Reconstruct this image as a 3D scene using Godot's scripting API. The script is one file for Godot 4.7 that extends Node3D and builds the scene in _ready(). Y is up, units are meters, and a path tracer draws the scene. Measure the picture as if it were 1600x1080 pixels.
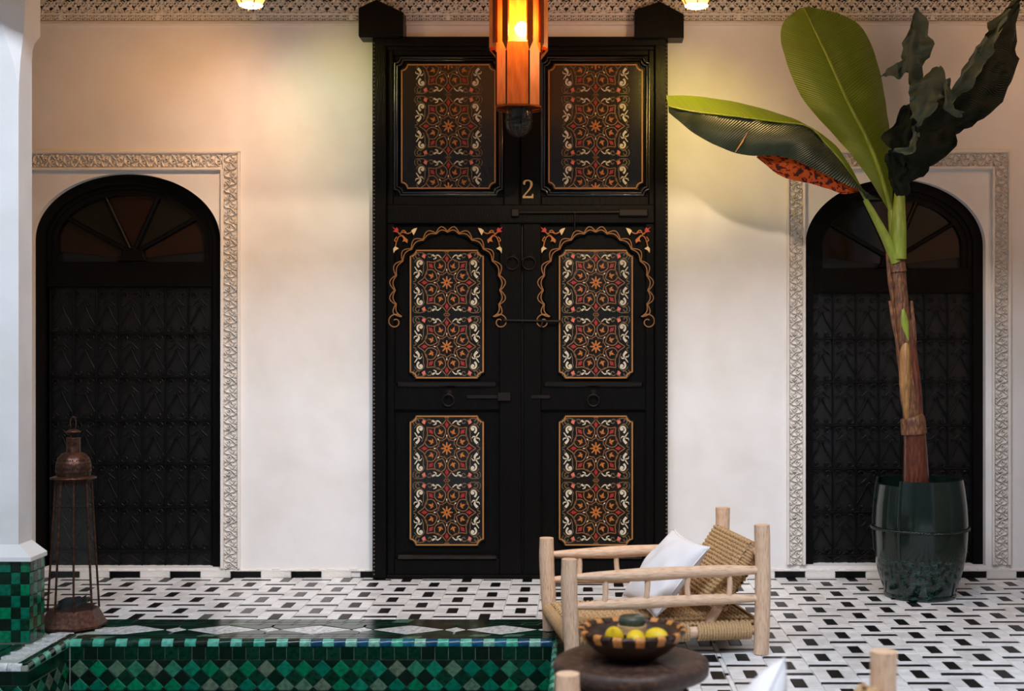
extends Node3D
# A riad gallery: painted black door, two arched doors with iron grilles, banana plant, low rope chair, tiled pool edge.
# Elevation drawings of the back wall use a drafting unit of 1/251.8 m with its origin at (905, 902) on the floor line.

const WALL_DEPTH := 8.34
const UNIT := 251.8
const DAY_PANEL := Vector3(-0.3, 7.4, -0.8)  # centre of the added daylight panel
var rng := RandomNumberGenerator.new()
var M := {}
var used := {}
var cache := {}

# ------------------------------------------------------------------ shape helper
class Sh:
	var st := SurfaceTool.new()
	var o := Vector3.ZERO
	var col := Color.WHITE
	var tris := 0
	func _init(origin := Vector3.ZERO) -> void:
		o = origin
		st.begin(Mesh.PRIMITIVE_TRIANGLES)
		st.set_smooth_group(-1)
	func smooth(g: int) -> void:
		st.set_smooth_group(g)
	func tri(a: Vector3, b: Vector3, c: Vector3) -> void:   # counter-clockwise seen from outside
		st.set_color(col); st.add_vertex(a - o)
		st.set_color(col); st.add_vertex(c - o)
		st.set_color(col); st.add_vertex(b - o)
		tris += 1
	func quad(a: Vector3, b: Vector3, c: Vector3, d: Vector3) -> void:
		tri(a, b, c)
		tri(a, c, d)
	func triuv(a: Vector3, b: Vector3, c: Vector3, ua: Vector2, ub: Vector2, uc: Vector2) -> void:
		st.set_color(col); st.set_uv(ua); st.add_vertex(a - o)
		st.set_color(col); st.set_uv(uc); st.add_vertex(c - o)
		st.set_color(col); st.set_uv(ub); st.add_vertex(b - o)
		tris += 1
	func box(lo: Vector3, hi: Vector3, bev := 0.003) -> void:   # box with chamfered edges
		var c := (lo + hi) / 2.0
		var h := (hi - lo) / 2.0
		bev = minf(bev, minf(h.x, minf(h.y, h.z)) * 0.49)
		var p := func(ax: int, sx: float, sy: float, sz: float) -> Vector3:
			var q := Vector3(sx * (h.x - bev), sy * (h.y - bev), sz * (h.z - bev))
			q[ax] += bev * [sx, sy, sz][ax]
			return c + q
		for ax in 3:
			var b := (ax + 1) % 3
			var d := (ax + 2) % 3
			for s in [-1.0, 1.0]:
				var cs := []
				for k in [[-1.0, -1.0], [1.0, -1.0], [1.0, 1.0], [-1.0, 1.0]]:
					var v := [0.0, 0.0, 0.0]
					v[ax] = s; v[b] = k[0]; v[d] = k[1]
					cs.append(p.call(ax, v[0], v[1], v[2]))
				if s > 0.0:
					quad(cs[0], cs[1], cs[2], cs[3])
				else:
					quad(cs[3], cs[2], cs[1], cs[0])
			for s in [[-1.0, -1.0], [1.0, -1.0], [1.0, 1.0], [-1.0, 1.0]]:
				var g := func(which: int, e: float) -> Vector3:
					var v := [0.0, 0.0, 0.0]
					v[ax] = e; v[b] = s[0]; v[d] = s[1]
					return p.call(which, v[0], v[1], v[2])
				
				flat4(g.call(b, -1.0), g.call(b, 1.0), g.call(d, 1.0), g.call(d, -1.0), c)
		for sx in [-1.0, 1.0]:
			for sy in [-1.0, 1.0]:
				for sz in [-1.0, 1.0]:
					var t0: Vector3 = p.call(0, sx, sy, sz)
					var t1: Vector3 = p.call(1, sx, sy, sz)
					var t2: Vector3 = p.call(2, sx, sy, sz)
					if sx * sy * sz > 0.0: tri(t0, t1, t2)
					else: tri(t0, t2, t1)
	func flat4(a: Vector3, b: Vector3, c: Vector3, d: Vector3, inside: Vector3) -> void:   # quad turned away from a point
		if (b - a).cross(d - a).dot(a - inside) > 0.0: quad(a, b, c, d)
		else: quad(d, c, b, a)
	func tube(pts: Array, radii, sides := 8, caps := true) -> void:
		var n := pts.size()
		var rings := []
		var up := Vector3.UP
		var t0: Vector3 = (pts[1] - pts[0]).normalized()
		if absf(t0.dot(up)) > 0.9: up = Vector3.RIGHT
		var side := t0.cross(up).normalized()
		for i in n:
			var t: Vector3 = (pts[mini(i + 1, n - 1)] - pts[maxi(i - 1, 0)]).normalized()
			side = (side - t * side.dot(t)).normalized()
			var v := t.cross(side)
			var r: float = radii[i] if radii is Array else radii
			var ring := []
			for k in sides:
				var a := TAU * k / sides
				ring.append(pts[i] + (side * cos(a) + v * sin(a)) * r)
			rings.append(ring)
		smooth(1)
		for i in n - 1:
			for k in sides:
				var l := (k + 1) % sides
				quad(rings[i][k], rings[i][l], rings[i + 1][l], rings[i + 1][k])
		if caps:
			smooth(-1)
			for k in sides:
				var l := (k + 1) % sides
				tri(pts[0], rings[0][l], rings[0][k])
				tri(pts[n - 1], rings[n - 1][k], rings[n - 1][l])
	func lathe(prof: Array, c := Vector3.ZERO, seg := 40, grp := 1, turn := 0.0) -> void:   # profile of Vector2(radius, height), bottom outside to top
		smooth(grp)
		for i in prof.size() - 1:
			for k in seg:
				var a := TAU * k / seg + turn
				var b := TAU * (k + 1) / seg + turn
				var p: Vector2 = prof[i]
				var q: Vector2 = prof[i + 1]
				var v0 := c + Vector3(p.x * sin(a), p.y, p.x * cos(a))
				var v1 := c + Vector3(p.x * sin(b), p.y, p.x * cos(b))
				var v2 := c + Vector3(q.x * sin(b), q.y, q.x * cos(b))
				var v3 := c + Vector3(q.x * sin(a), q.y, q.x * cos(a))
				if p.x > 1e-5: tri(v0, v1, v2 if q.x > 1e-5 else v3)
				if q.x > 1e-5: tri(v0, v2, v3)
	func prism(poly: PackedVector2Array, z0: float, z1: float, bev := 0.0, xf := Transform3D()) -> void:   # polygon in XY from z0 back to z1 front
		if Geometry2D.is_polygon_clockwise(poly): poly.reverse()   # Godot calls counter-clockwise (y up) what it names clockwise y down
		var area := 0.0
		for i in poly.size():
			var a := poly[i]
			var b := poly[(i + 1) % poly.size()]
			area += a.x * b.y - b.x * a.y
		if area < 0.0: poly.reverse()
		var top := poly
		if bev > 0.0:
			top = inset(poly, bev)
		var n := poly.size()
		var ix := Geometry2D.triangulate_polygon(top)
		for i in ix.size() / 3:
			var a := top[ix[3 * i]]
			var b := top[ix[3 * i + 1]]
			var c := top[ix[3 * i + 2]]
			if (b - a).cross(c - a) < 0.0:
				var t := b
				b = c
				c = t
			tri(xf * Vector3(a.x, a.y, z1), xf * Vector3(b.x, b.y, z1), xf * Vector3(c.x, c.y, z1))
		for i in n:
			var j := (i + 1) % n
			var za := z1 - bev
			quad(xf * Vector3(poly[i].x, poly[i].y, z0), xf * Vector3(poly[j].x, poly[j].y, z0), xf * Vector3(poly[j].x, poly[j].y, za), xf * Vector3(poly[i].x, poly[i].y, za))
			if bev > 0.0:
				quad(xf * Vector3(poly[i].x, poly[i].y, za), xf * Vector3(poly[j].x, poly[j].y, za), xf * Vector3(top[j].x, top[j].y, z1), xf * Vector3(top[i].x, top[i].y, z1))
	func inset(poly: PackedVector2Array, d: float) -> PackedVector2Array:
		var n := poly.size()
		var out := PackedVector2Array()
		for i in n:
			var e0 := (poly[i] - poly[(i + n - 1) % n]).normalized()
			var e1 := (poly[(i + 1) % n] - poly[i]).normalized()
			var n0 := Vector2(-e0.y, e0.x)
			var n1 := Vector2(-e1.y, e1.x)
			var m := n0 + n1
			var k := maxf(m.dot(m) / 2.0, 0.3)
			out.append(poly[i] + m * d / k)
		return out
	func ribbon(pts: Array, w0: float, w1: float, z: float, lo := -1e9, hi := 1e9) -> void:   # flat painted line of Vector2 points
		var n := pts.size()
		var l := []
		var r := []
		for i in n:
			var a: Vector2 = pts[maxi(i - 1, 0)]
			var b: Vector2 = pts[mini(i + 1, n - 1)]
			var t := (b - a).normalized()
			var nn := Vector2(-t.y, t.x) * lerpf(w0, w1, float(i) / (n - 1)) / 2.0
			l.append(pts[i] + nn)
			r.append(pts[i] - nn)
		for i in n - 1:
			if minf(pts[i].y, pts[i + 1].y) < lo or maxf(pts[i].y, pts[i + 1].y) > hi: continue
			quad(Vector3(r[i].x, r[i].y, z), Vector3(r[i + 1].x, r[i + 1].y, z), Vector3(l[i + 1].x, l[i + 1].y, z), Vector3(l[i].x, l[i].y, z))
	func fill(poly: PackedVector2Array, z: float) -> void:
		var ix := Geometry2D.triangulate_polygon(poly)
		for i in ix.size() / 3:
			var a := poly[ix[3 * i]]
			var b := poly[ix[3 * i + 1]]
			var c := poly[ix[3 * i + 2]]
			if (b - a).cross(c - a) < 0.0:
				var t := b
				b = c
				c = t
			tri(Vector3(a.x, a.y, z), Vector3(b.x, b.y, z), Vector3(c.x, c.y, z))
	func mesh() -> ArrayMesh:
		st.generate_normals()
		st.index()
		return st.commit()

# ------------------------------------------------------------------ scene helpers
func numbered(called: String) -> String:
	var n: int = used.get(called, 0)
	used[called] = n + 1
	return called if n == 0 else "%s_%03d" % [called, n]

func tag(o: Node3D, label: String, category: String, group := "", kind := "") -> void:
	o.set_meta("label", label)
	o.set_meta("category", category)
	if group: o.set_meta("group", group)
	if kind: o.set_meta("kind", kind)

func thing(called: String, label: String, category: String, at := Vector3.ZERO, group := "", kind := "") -> Node3D:
	var o := Node3D.new()
	o.name = numbered(called)
	add_child(o)
	o.position = at
	tag(o, label, category, group, kind)
	return o

func holder(called: String, parent: Node3D, at := Vector3.ZERO) -> Node3D:
	var o := Node3D.new()
	o.name = called
	parent.add_child(o, true)
	o.position = at
	return o

func put(called: String, mesh: Mesh, m: Material, parent: Node3D, xf := Transform3D()) -> MeshInstance3D:
	var o := MeshInstance3D.new()
	o.name = called
	o.mesh = mesh
	o.material_override = m
	o.transform = xf
	parent.add_child(o, true)
	return o

func obj(called: String, s: Sh, m: Material, parent: Node3D) -> MeshInstance3D:
	return put(called, s.mesh(), m, parent)

func copy(o: Node3D, label: String) -> Node3D:
	var c: Node3D = o.duplicate()
	c.name = numbered(str(o.name))
	add_child(c)
	c.set_meta("label", label)
	return c

func rgb(r: int, g: int, b: int) -> Color:
	return Color8(r, g, b)

func lin(r: int, g: int, b: int) -> Color:
	return Color8(r, g, b).srgb_to_linear()

func mat(c: Color, rough := 0.6, metal := 0.0) -> StandardMaterial3D:
	var m := StandardMaterial3D.new()
	m.albedo_color = c
	m.roughness = rough
	m.metallic = metal
	return m

func noise_tex(freq: float, oct: int, ramp: Array, size := 256, sd := 1, kind := FastNoiseLite.TYPE_SIMPLEX_SMOOTH) -> NoiseTexture2D:
	var n := FastNoiseLite.new()
	n.noise_type = kind
	n.frequency = freq
	n.fractal_octaves = oct
	n.seed = sd
	var t := NoiseTexture2D.new()
	t.width = size
	t.height = size
	t.seamless = true
	t.noise = n
	if ramp.size():
		var g := Gradient.new()
		var off := PackedFloat32Array()
		var cols := PackedColorArray()
		for r in ramp:
			off.append(r[0])
			cols.append(r[1])
		g.offsets = off
		g.colors = cols
		t.color_ramp = g
	return t

func tri_tex(m: StandardMaterial3D, t: Texture2D, scale: Vector3, world := true) -> StandardMaterial3D:
	m.albedo_texture = t
	m.uv1_triplanar = true
	m.uv1_world_triplanar = world
	m.uv1_scale = scale
	return m

func bump(m: StandardMaterial3D, t: Texture2D, depth: float, scale := Vector3.ZERO, world := true) -> StandardMaterial3D:
	m.heightmap_enabled = true
	m.heightmap_texture = t
	m.heightmap_scale = depth
	if scale != Vector3.ZERO:
		m.uv1_triplanar = true
		m.uv1_world_triplanar = world
		m.uv1_scale = scale
	return m

func cr(pts: Array, n := 6) -> Array:   # Catmull-Rom through Vector2 points
	var out := []
	for i in pts.size() - 1:
		var a: Vector2 = pts[maxi(i - 1, 0)]
		var b: Vector2 = pts[i]
		var c: Vector2 = pts[i + 1]
		var d: Vector2 = pts[mini(i + 2, pts.size() - 1)]
		for k in n:
			out.append(b.cubic_interpolate(c, a, d, float(k) / n))
	out.append(pts[-1])
	return out

func cr3(pts: Array, n := 6) -> Array:
	var out := []
	for i in pts.size() - 1:
		var a: Vector3 = pts[maxi(i - 1, 0)]
		var b: Vector3 = pts[i]
		var c: Vector3 = pts[i + 1]
		var d: Vector3 = pts[mini(i + 2, pts.size() - 1)]
		for k in n:
			out.append(b.cubic_interpolate(c, a, d, float(k) / n))
	out.append(pts[-1])
	return out

func arc(c: Vector2, r: float, a0: float, a1: float, n := 12, ry := -1.0) -> Array:
	var out := []
	for i in n + 1:
		var a := lerpf(a0, a1, float(i) / n)
		out.append(c + Vector2(cos(a) * r, sin(a) * (r if ry < 0.0 else ry)))
	return out

func spiral(c: Vector2, r0: float, r1: float, a0: float, a1: float, n := 20) -> Array:
	var out := []
	for i in n + 1:
		var t := float(i) / n
		var a := lerpf(a0, a1, t)
		var r := lerpf(r0, r1, t)
		out.append(c + Vector2(cos(a), sin(a)) * r)
	return out

# elevation drafting units -> metres on the wall face
func ex(u: float) -> float: return (u - 905.0) / UNIT
func ey(v: float) -> float: return (902.0 - v) / UNIT
func e2(u: float, v: float) -> Vector2: return Vector2(ex(u), ey(v))
func on_wall(u: float, v: float, proud := 0.0) -> Vector3: return Vector3(ex(u), ey(v), -WALL_DEPTH + proud)

func tile_mesh(poly: PackedVector2Array, thick := 0.012, bev := 0.0015) -> ArrayMesh:
	var key := str(poly) + str(thick)
	if not cache.has(key):
		var s := Sh.new()
		s.prism(poly, -thick, 0.0, bev)
		cache[key] = s.mesh()
	return cache[key]

func rect(w: float, h: float) -> PackedVector2Array:
	return PackedVector2Array([Vector2(-w / 2, -h / 2), Vector2(w / 2, -h / 2), Vector2(w / 2, h / 2), Vector2(-w / 2, h / 2)])

const FLAT := Basis(Vector3(1, 0, 0), Vector3(0, 0, -1), Vector3(0, 1, 0))    # drawing (x, depth) laid on the floor
const EAST := Basis(Vector3(0, 0, -1), Vector3(0, 1, 0), Vector3(1, 0, 0))    # drawing (depth, height) on a face that looks along +x

func tilted(a: float) -> Basis:   # tiny unevenness of hand-laid pieces
	return Basis(Vector3.RIGHT, rng.randfn() * a) * Basis(Vector3.UP, rng.randfn() * a)

# ================================================================== scene
func _ready() -> void:
	rng.seed = 7
	camera_and_light()
	materials()
	setting()
	floor_tiles()
	pool()
	pillars()
	carved_trim()
	painted_door()
	arched_doors()
	corbels()
	lamps()
	copper_lamp()
	floor_lantern()
	pot_and_plant()
	chairs()
	stool_and_bowl()

func camera_and_light() -> void:
	var cam := Camera3D.new()
	cam.name = "camera"
	add_child(cam)
	cam.position = Vector3(0, 1.45, 0)
	var near := 0.05
	cam.set_frustum(1080.0 / 2100.0 * near, Vector2((800.0 - 905.0) / 2100.0 * near, (537.0 - 540.0) / 2100.0 * near), near, 60.0)
	var at := CameraAttributesPhysical.new()
	at.frustum_focal_length = 47.0
	at.frustum_focus_distance = 7.7
	at.frustum_near = near
	at.frustum_far = 60.0
	at.exposure_aperture = 2.4
	cam.attributes = at
	cam.current = true
	var env := Environment.new()
	env.background_mode = Environment.BG_SKY
	var sky := Sky.new()
	var sm := ProceduralSkyMaterial.new()
	sm.sky_top_color = rgb(196, 206, 226)
	sm.sky_horizon_color = rgb(206, 212, 224)
	sm.ground_bottom_color = rgb(120, 120, 120)
	sm.ground_horizon_color = rgb(150, 150, 150)
	sm.sky_energy_multiplier = 1.0
	sky.sky_material = sm
	env.sky = sky
	# daylight: area light of an added, unseen sloped panel over the courtyard
	var day := AreaLight3D.new()
	day.name = "day_panel_light"
	add_child(day)
	day.area_size = Vector2(7.4, 2.0)
	day.look_at_from_position(DAY_PANEL + (Vector3(-0.3, 0.8, -7.6) - DAY_PANEL).normalized() * 0.06, Vector3(-0.3, 0.8, -7.6))
	day.light_color = rgb(219, 231, 250)
	day.light_energy = 76.0
	day.area_range = 40.0
	day.shadow_enabled = true
	env.tonemap_mode = Environment.TONE_MAPPER_LINEAR
	env.tonemap_exposure = 1.0
	env.sdfgi_enabled = true
	env.ssao_enabled = true
	env.ssil_enabled = true
	var we := WorldEnvironment.new()
	we.name = "world_environment"
	we.environment = env
	add_child(we)

func lamp_spot(called: String, at: Vector3, to: Vector3, c: Color, energy: float, angle: float, soft := 0.05, fade := 0.8) -> void:
	var l := SpotLight3D.new()
	l.name = called
	add_child(l)
	l.look_at_from_position(at, to, Vector3(0.01, 0, 1).normalized())
	l.light_color = c
	l.light_energy = energy
	l.spot_angle = angle
	l.spot_range = 14.0
	l.spot_attenuation = 2.0
	l.spot_angle_attenuation = fade
	l.light_size = soft
	l.shadow_enabled = true

func lamp_omni(called: String, at: Vector3, c: Color, energy: float, soft := 0.03) -> void:
	var l := OmniLight3D.new()
	l.name = called
	add_child(l)
	l.position = at
	l.light_color = c
	l.light_energy = energy
	l.omni_range = 14.0
	l.omni_attenuation = 2.0
	l.light_size = soft
	l.shadow_enabled = true

func materials() -> void:
	var soft := noise_tex(0.012, 4, [], 256, 3)
	var fine := noise_tex(0.06, 4, [], 256, 4)
	M.fine = fine
	M.plaster = tri_tex(bump(mat(Color.WHITE, 0.75), soft, 0.5, Vector3(1.2, 1.2, 1.2)), noise_tex(0.01, 4, [[0.0, rgb(229, 225, 219)], [0.5, rgb(235, 232, 228)], [1.0, rgb(239, 237, 234)]], 256, 9), Vector3(0.7, 0.7, 0.7))
	M.stucco = bump(mat(rgb(232, 226, 218), 0.8), fine, 0.15, Vector3(3, 3, 3))
	M.ceiling = mat(rgb(214, 196, 172), 0.8)
	M.yard = mat(rgb(158, 160, 164), 0.8)
	M.black_wood = tri_tex(bump(mat(Color.WHITE, 0.33), fine, 0.08, Vector3(8, 1.2, 8)), noise_tex(0.03, 4, [[0.0, rgb(9, 8, 8)], [0.55, rgb(12, 11, 10)], [1.0, rgb(19, 16, 15)]], 256, 12), Vector3(8, 1.2, 8))
	M.varnish = mat(rgb(12, 10, 9), 0.16)
	M.black_wood.metallic_specular = 0.24
	M.varnish.clearcoat_enabled = true
	M.varnish.clearcoat = 0.5
	M.varnish.clearcoat_roughness = 0.12
	bump(M.varnish, fine, 0.05, Vector3(3, 12, 3))
	M.paint = mat(Color.WHITE, 0.45)
	M.paint.vertex_color_use_as_albedo = true
	M.iron = mat(rgb(13, 14, 15), 0.3, 0.5)
	bump(M.iron, fine, 0.06, Vector3(14, 14, 14))
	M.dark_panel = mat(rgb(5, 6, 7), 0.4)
	M.old_iron = mat(rgb(28, 22, 19), 0.5, 0.6)
	M.number = mat(rgb(196, 160, 104), 0.5)
	M.pane_red = mat(rgb(30, 14, 10), 0.12)
	M.pane_dark = mat(rgb(13, 15, 13), 0.12)
	var stone := noise_tex(0.02, 4, [[0.0, Color(0.88, 0.88, 0.87)], [0.5, Color(0.97, 0.97, 0.97)], [1.0, Color(1, 1, 1)]], 256, 21)
	M.white_tiles = []
	for c in [[238, 238, 237], [231, 230, 228], [243, 243, 242], [224, 223, 220]]:
		M.white_tiles.append(tri_tex(mat(rgb(c[0], c[1], c[2]), 0.3), stone, Vector3(2, 2, 2)))
	M.black_tiles = []
	for c in [[12, 12, 13], [18, 17, 18], [9, 9, 10]]:
		M.black_tiles.append(mat(rgb(c[0], c[1], c[2]), 0.4))
	for m in M.black_tiles: m.metallic_specular = 0.3
	M.grey_tile = tri_tex(mat(rgb(84, 82, 80), 0.4), stone, Vector3(3, 3, 3))
	M.grout = mat(rgb(150, 145, 138), 0.9)
	M.grout_pale = mat(rgb(150, 158, 146), 0.8)
	var glaze := noise_tex(0.03, 3, [[0.0, Color(0.62, 0.62, 0.62)], [0.5, Color(0.9, 0.9, 0.9)], [1.0, Color(1, 1, 1)]], 256, 31)
	M.greens = []
	for c in [[0, 132, 86], [0, 120, 78], [12, 128, 96], [88, 124, 98], [104, 122, 100], [0, 112, 84], [48, 128, 96]]:
		M.greens.append(glazed(rgb(c[0], c[1], c[2]), glaze))
	M.deep = []
	for c in [[4, 52, 34], [6, 44, 30], [2, 38, 24], [10, 58, 40], [14, 34, 24]]:
		M.deep.append(glazed(rgb(c[0], c[1], c[2]), glaze))
	M.turquoise = []
	for c in [[96, 190, 160], [110, 196, 172], [76, 178, 150], [130, 190, 168]]:
		M.turquoise.append(glazed(rgb(c[0], c[1], c[2]), glaze))
	M.blues = []
	for c in [[20, 84, 116], [16, 70, 100], [30, 106, 130]]:
		M.blues.append(glazed(rgb(c[0], c[1], c[2]), glaze))
	M.white_glaze = glazed(rgb(226, 228, 226), glaze)
	M.water = mat(Color(0.02, 0.14, 0.11, 0.35), 0.04)
	M.water.refraction_enabled = true
	M.water.refraction_scale = 0.033
	bump(M.water, noise_tex(0.02, 2, [], 256, 8), 0.4, Vector3(1.5, 1.5, 1.5))
	var grain := noise_tex(0.05, 5, [[0.0, rgb(164, 120, 88)], [0.3, rgb(216, 176, 142)], [0.7, rgb(230, 196, 164)], [1.0, rgb(240, 212, 184)]], 256, 41)
	M.pale_wood = tri_tex(bump(mat(Color.WHITE, 0.62), fine, 0.1, Vector3(9, 1.1, 9), false), grain, Vector3(9, 1.1, 9), false)
	M.rope = tri_tex(mat(Color.WHITE, 0.85), noise_tex(0.08, 4, [[0.0, rgb(136, 100, 62)], [0.5, rgb(190, 154, 108)], [1.0, rgb(222, 192, 148)]], 256, 43), Vector3(7, 7, 7), false)
	M.linen = bump(mat(rgb(232, 231, 232), 0.85), noise_tex(0.2, 2, [], 256, 44), 0.04, Vector3(6, 6, 6), false)
	M.dark_wood = tri_tex(bump(mat(Color.WHITE, 0.55), fine, 0.25, Vector3(5, 5, 5), false), noise_tex(0.03, 5, [[0.0, rgb(34, 22, 16)], [0.5, rgb(62, 42, 31)], [0.8, rgb(92, 62, 46)], [1.0, rgb(124, 90, 70)]], 256, 45), Vector3(3, 3, 3), false)
	M.bowl_wood = tri_tex(mat(Color.WHITE, 0.35), noise_tex(0.03, 4, [[0.0, rgb(30, 17, 10)], [0.6, rgb(58, 34, 20)], [1.0, rgb(84, 50, 28)]], 256, 46), Vector3(4, 9, 4), false)
	M.bone = tri_tex(mat(Color.WHITE, 0.45), noise_tex(0.06, 4, [[0.0, rgb(140, 78, 32)], [0.5, rgb(196, 128, 62)], [1.0, rgb(222, 164, 96)]], 256, 47), Vector3(8, 8, 8), false)
	M.lemon = bump(mat(rgb(226, 190, 28), 0.42), noise_tex(0.15, 2, [], 256, 48), 0.08, Vector3(12, 12, 12), false)
	M.jar_green = mat(rgb(58, 66, 54), 0.25)
	M.twine = mat(rgb(190, 152, 104), 0.85)
	M.copper_dark = tri_tex(mat(Color.WHITE, 0.42, 0.75), noise_tex(0.03, 4, [[0.0, rgb(40, 26, 20)], [0.5, rgb(80, 53, 41)], [1.0, rgb(124, 88, 68)]], 256, 49), Vector3(5, 5, 5), false)
	M.glass = mat(Color(0.4, 0.42, 0.4, 0.06), 0.05)
	M.glass.transparency = BaseMaterial3D.TRANSPARENCY_ALPHA
	M.glass.metallic_specular = 0.14
	M.amber = tri_tex(mat(Color.WHITE, 0.3), noise_tex(0.03, 4, [[0.0, rgb(172, 104, 44)], [0.5, rgb(192, 124, 54)], [1.0, rgb(208, 142, 70)]], 256, 50), Vector3(4, 0.8, 4), false)
	M.amber.backlight_enabled = true
	M.amber.backlight = Color(0.42, 0.42, 0.42)
	M.amber_clear = mat(Color(0.95, 0.5, 0.12, 0.16), 0.12)
	M.amber_clear.transparency = BaseMaterial3D.TRANSPARENCY_ALPHA
	M.copper = mat(rgb(150, 78, 36), 0.28, 0.85)
	M.brass = mat(rgb(150, 116, 62), 0.35, 0.8)
	M.pot = glazed(rgb(22, 38, 32), glaze)
	M.pot.roughness = 0.14
	M.pot_drip = tri_tex(mat(Color.WHITE, 0.16), noise_tex(0.022, 2, [[0.0, rgb(10, 20, 18)], [0.47, rgb(14, 26, 23)], [0.53, rgb(32, 66, 58)], [0.62, rgb(44, 80, 70)], [0.68, rgb(12, 24, 21)], [1.0, rgb(10, 18, 16)]], 256, 53), Vector3(3.2, 4.2, 3.2), false)
	M.soil = bump(mat(rgb(44, 32, 24), 0.95), fine, 1.0, Vector3(5, 5, 5))

func glazed(c: Color, t: Texture2D) -> StandardMaterial3D:
	var m := tri_tex(mat(c, 0.16), t, Vector3(4, 4, 4))
	m.roughness = 0.17
	return m

# ------------------------------------------------------------------ setting
const ARCH := [[197.0, 374.0, 147.0, 103.0, 888.0], [1399.0, 384.0, 141.0, 105.0, 884.0]]   # centre, spring line, half width, rise, sill (drafting units)
const RECESS := 0.13

func arch_y(a: Array, u: float) -> float:
	var t := clampf((u - a[0]) / a[2], -1.0, 1.0)
	return a[1] - a[3] * pow(maxf(1.0 - t * t, 0.0), 0.5)

func setting() -> void:
	var wall := thing("wall_back", "white plaster gallery wall with two arched doorways behind the courtyard", "wall", Vector3(0, 0, -WALL_DEPTH), "", "structure")
	var s := Sh.new()
	var top := 3.95
	var xs := [ex(-350.0)]
	for a in ARCH:
		for i in 49:
			xs.append(ex(a[0] - a[2] * cos(PI * i / 48.0)))
	xs.append(ex(1950.0))
	for i in xs.size() - 1:
		var x0: float = xs[i]
		var x1: float = xs[i + 1]
		var y0 := 0.0
		var y1 := 0.0
		var inside := false
		for a in ARCH:
			var mid := (x0 + x1) / 2.0 * UNIT + 905.0
			if absf(mid - a[0]) < a[2]:
				inside = true
				y0 = ey(arch_y(a, x0 * UNIT + 905.0))
				y1 = ey(arch_y(a, x1 * UNIT + 905.0))
				var ys: float = ey(a[4])
				s.quad(Vector3(x0, 0, 0), Vector3(x1, 0, 0), Vector3(x1, ys, 0), Vector3(x0, ys, 0))
				s.quad(Vector3(x0, ys, 0), Vector3(x1, ys, 0), Vector3(x1, ys, -RECESS), Vector3(x0, ys, -RECESS))
		s.quad(Vector3(x0, y0, 0), Vector3(x1, y1, 0), Vector3(x1, top, 0), Vector3(x0, top, 0))
		if inside:
			s.smooth(2)
			s.quad(Vector3(x0, y0, -RECESS), Vector3(x1, y1, -RECESS), Vector3(x1, y1, 0), Vector3(x0, y0, 0))
			s.smooth(-1)
	for a in ARCH:
		for e in [-1.0, 1.0]:
			var x := ex(a[0] + e * a[2])
			var yb: float = ey(a[4])
			var yt: float = ey(a[1])
			if e > 0.0: s.quad(Vector3(x, yb, 0), Vector3(x, yb, -RECESS), Vector3(x, yt, -RECESS), Vector3(x, yt, 0))
			else: s.quad(Vector3(x, yb, -RECESS), Vector3(x, yb, 0), Vector3(x, yt, 0), Vector3(x, yt, -RECESS))
	s.box(Vector3(ex(-350.0), 0, -0.45), Vector3(ex(1950.0), top, -0.25), 0.0)
	obj("plaster_face", s, M.plaster, wall)

	s = Sh.new()
	s.box(Vector3(-5.2, -0.02, -8.8), Vector3(-4.9, 9.2, 5.5), 0.0)
	put("wall_left", s.mesh(), M.yard, self)
	s = Sh.new()
	s.box(Vector3(4.1, -0.02, -8.8), Vector3(4.4, 9.2, 5.5), 0.0)
	put("wall_right", s.mesh(), M.yard, self)
	s = Sh.new()
	s.box(Vector3(-5.2, -0.02, 5.2), Vector3(4.4, 9.2, 5.5), 0.0)
	put("wall_front", s.mesh(), M.yard, self)
	tag(get_node("wall_left"), "pale plaster side wall closing the courtyard beyond the tiled pillar", "wall", "", "structure")
	tag(get_node("wall_right"), "pale plaster side wall closing the courtyard past the banana plant", "wall", "", "structure")
	tag(get_node("wall_front"), "pale plaster courtyard wall facing the painted door from across the pool", "wall", "", "structure")
	# gallery ceiling, and the upper floor above its open edge
	s = Sh.new()
	s.box(Vector3(-5.0, 3.78, -8.5), Vector3(4.2, 3.95, -6.3), 0.0)
	s.box(Vector3(-5.0, 3.125, -6.5), Vector3(4.2, 3.78, -6.3), 0.01)
	s.box(Vector3(-5.0, 3.95, -6.6), Vector3(4.2, 9.2, -6.3), 0.0)
	s.box(Vector3(-5.2, 9.2, -6.6), Vector3(4.4, 9.4, 5.5), 0.0)
	put("ceiling", s.mesh(), M.ceiling, self)
	tag(get_node("ceiling"), "plain gallery ceiling above the doors", "ceiling", "", "structure")

	var win := thing("day_panel_1", "added sloped glowing panel, unseen, standing in for daylight from the courtyard sky", "light_panel", DAY_PANEL, "", "structure")  # added glowing panel, placed for the daylight it throws
	var pane := mat(Color.WHITE, 0.3)
	pane.emission_enabled = true
	pane.emission = rgb(240, 244, 255)
	pane.emission_energy_multiplier = 1.0
	var tilt := Basis.looking_at(Vector3(-0.3, 0.8, -7.6) - DAY_PANEL)
	for i in 6:
		s = Sh.new()
		s.box(Vector3(-3.7 + 1.235 * i, -1.0, 0.0), Vector3(-2.49 + 1.235 * i, 1.0, 0.02), 0.0)
		put("pane", s.mesh(), pane, win, Transform3D(tilt, Vector3.ZERO))
	for i in 7:
		s = Sh.new()
		s.box(Vector3(-3.73 + 1.235 * i, -1.05, -0.02), Vector3(-3.67 + 1.235 * i, 1.05, 0.06), 0.005)
		put("panel_bar", s.mesh(), M.yard, win, Transform3D(tilt, Vector3.ZERO))

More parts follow.
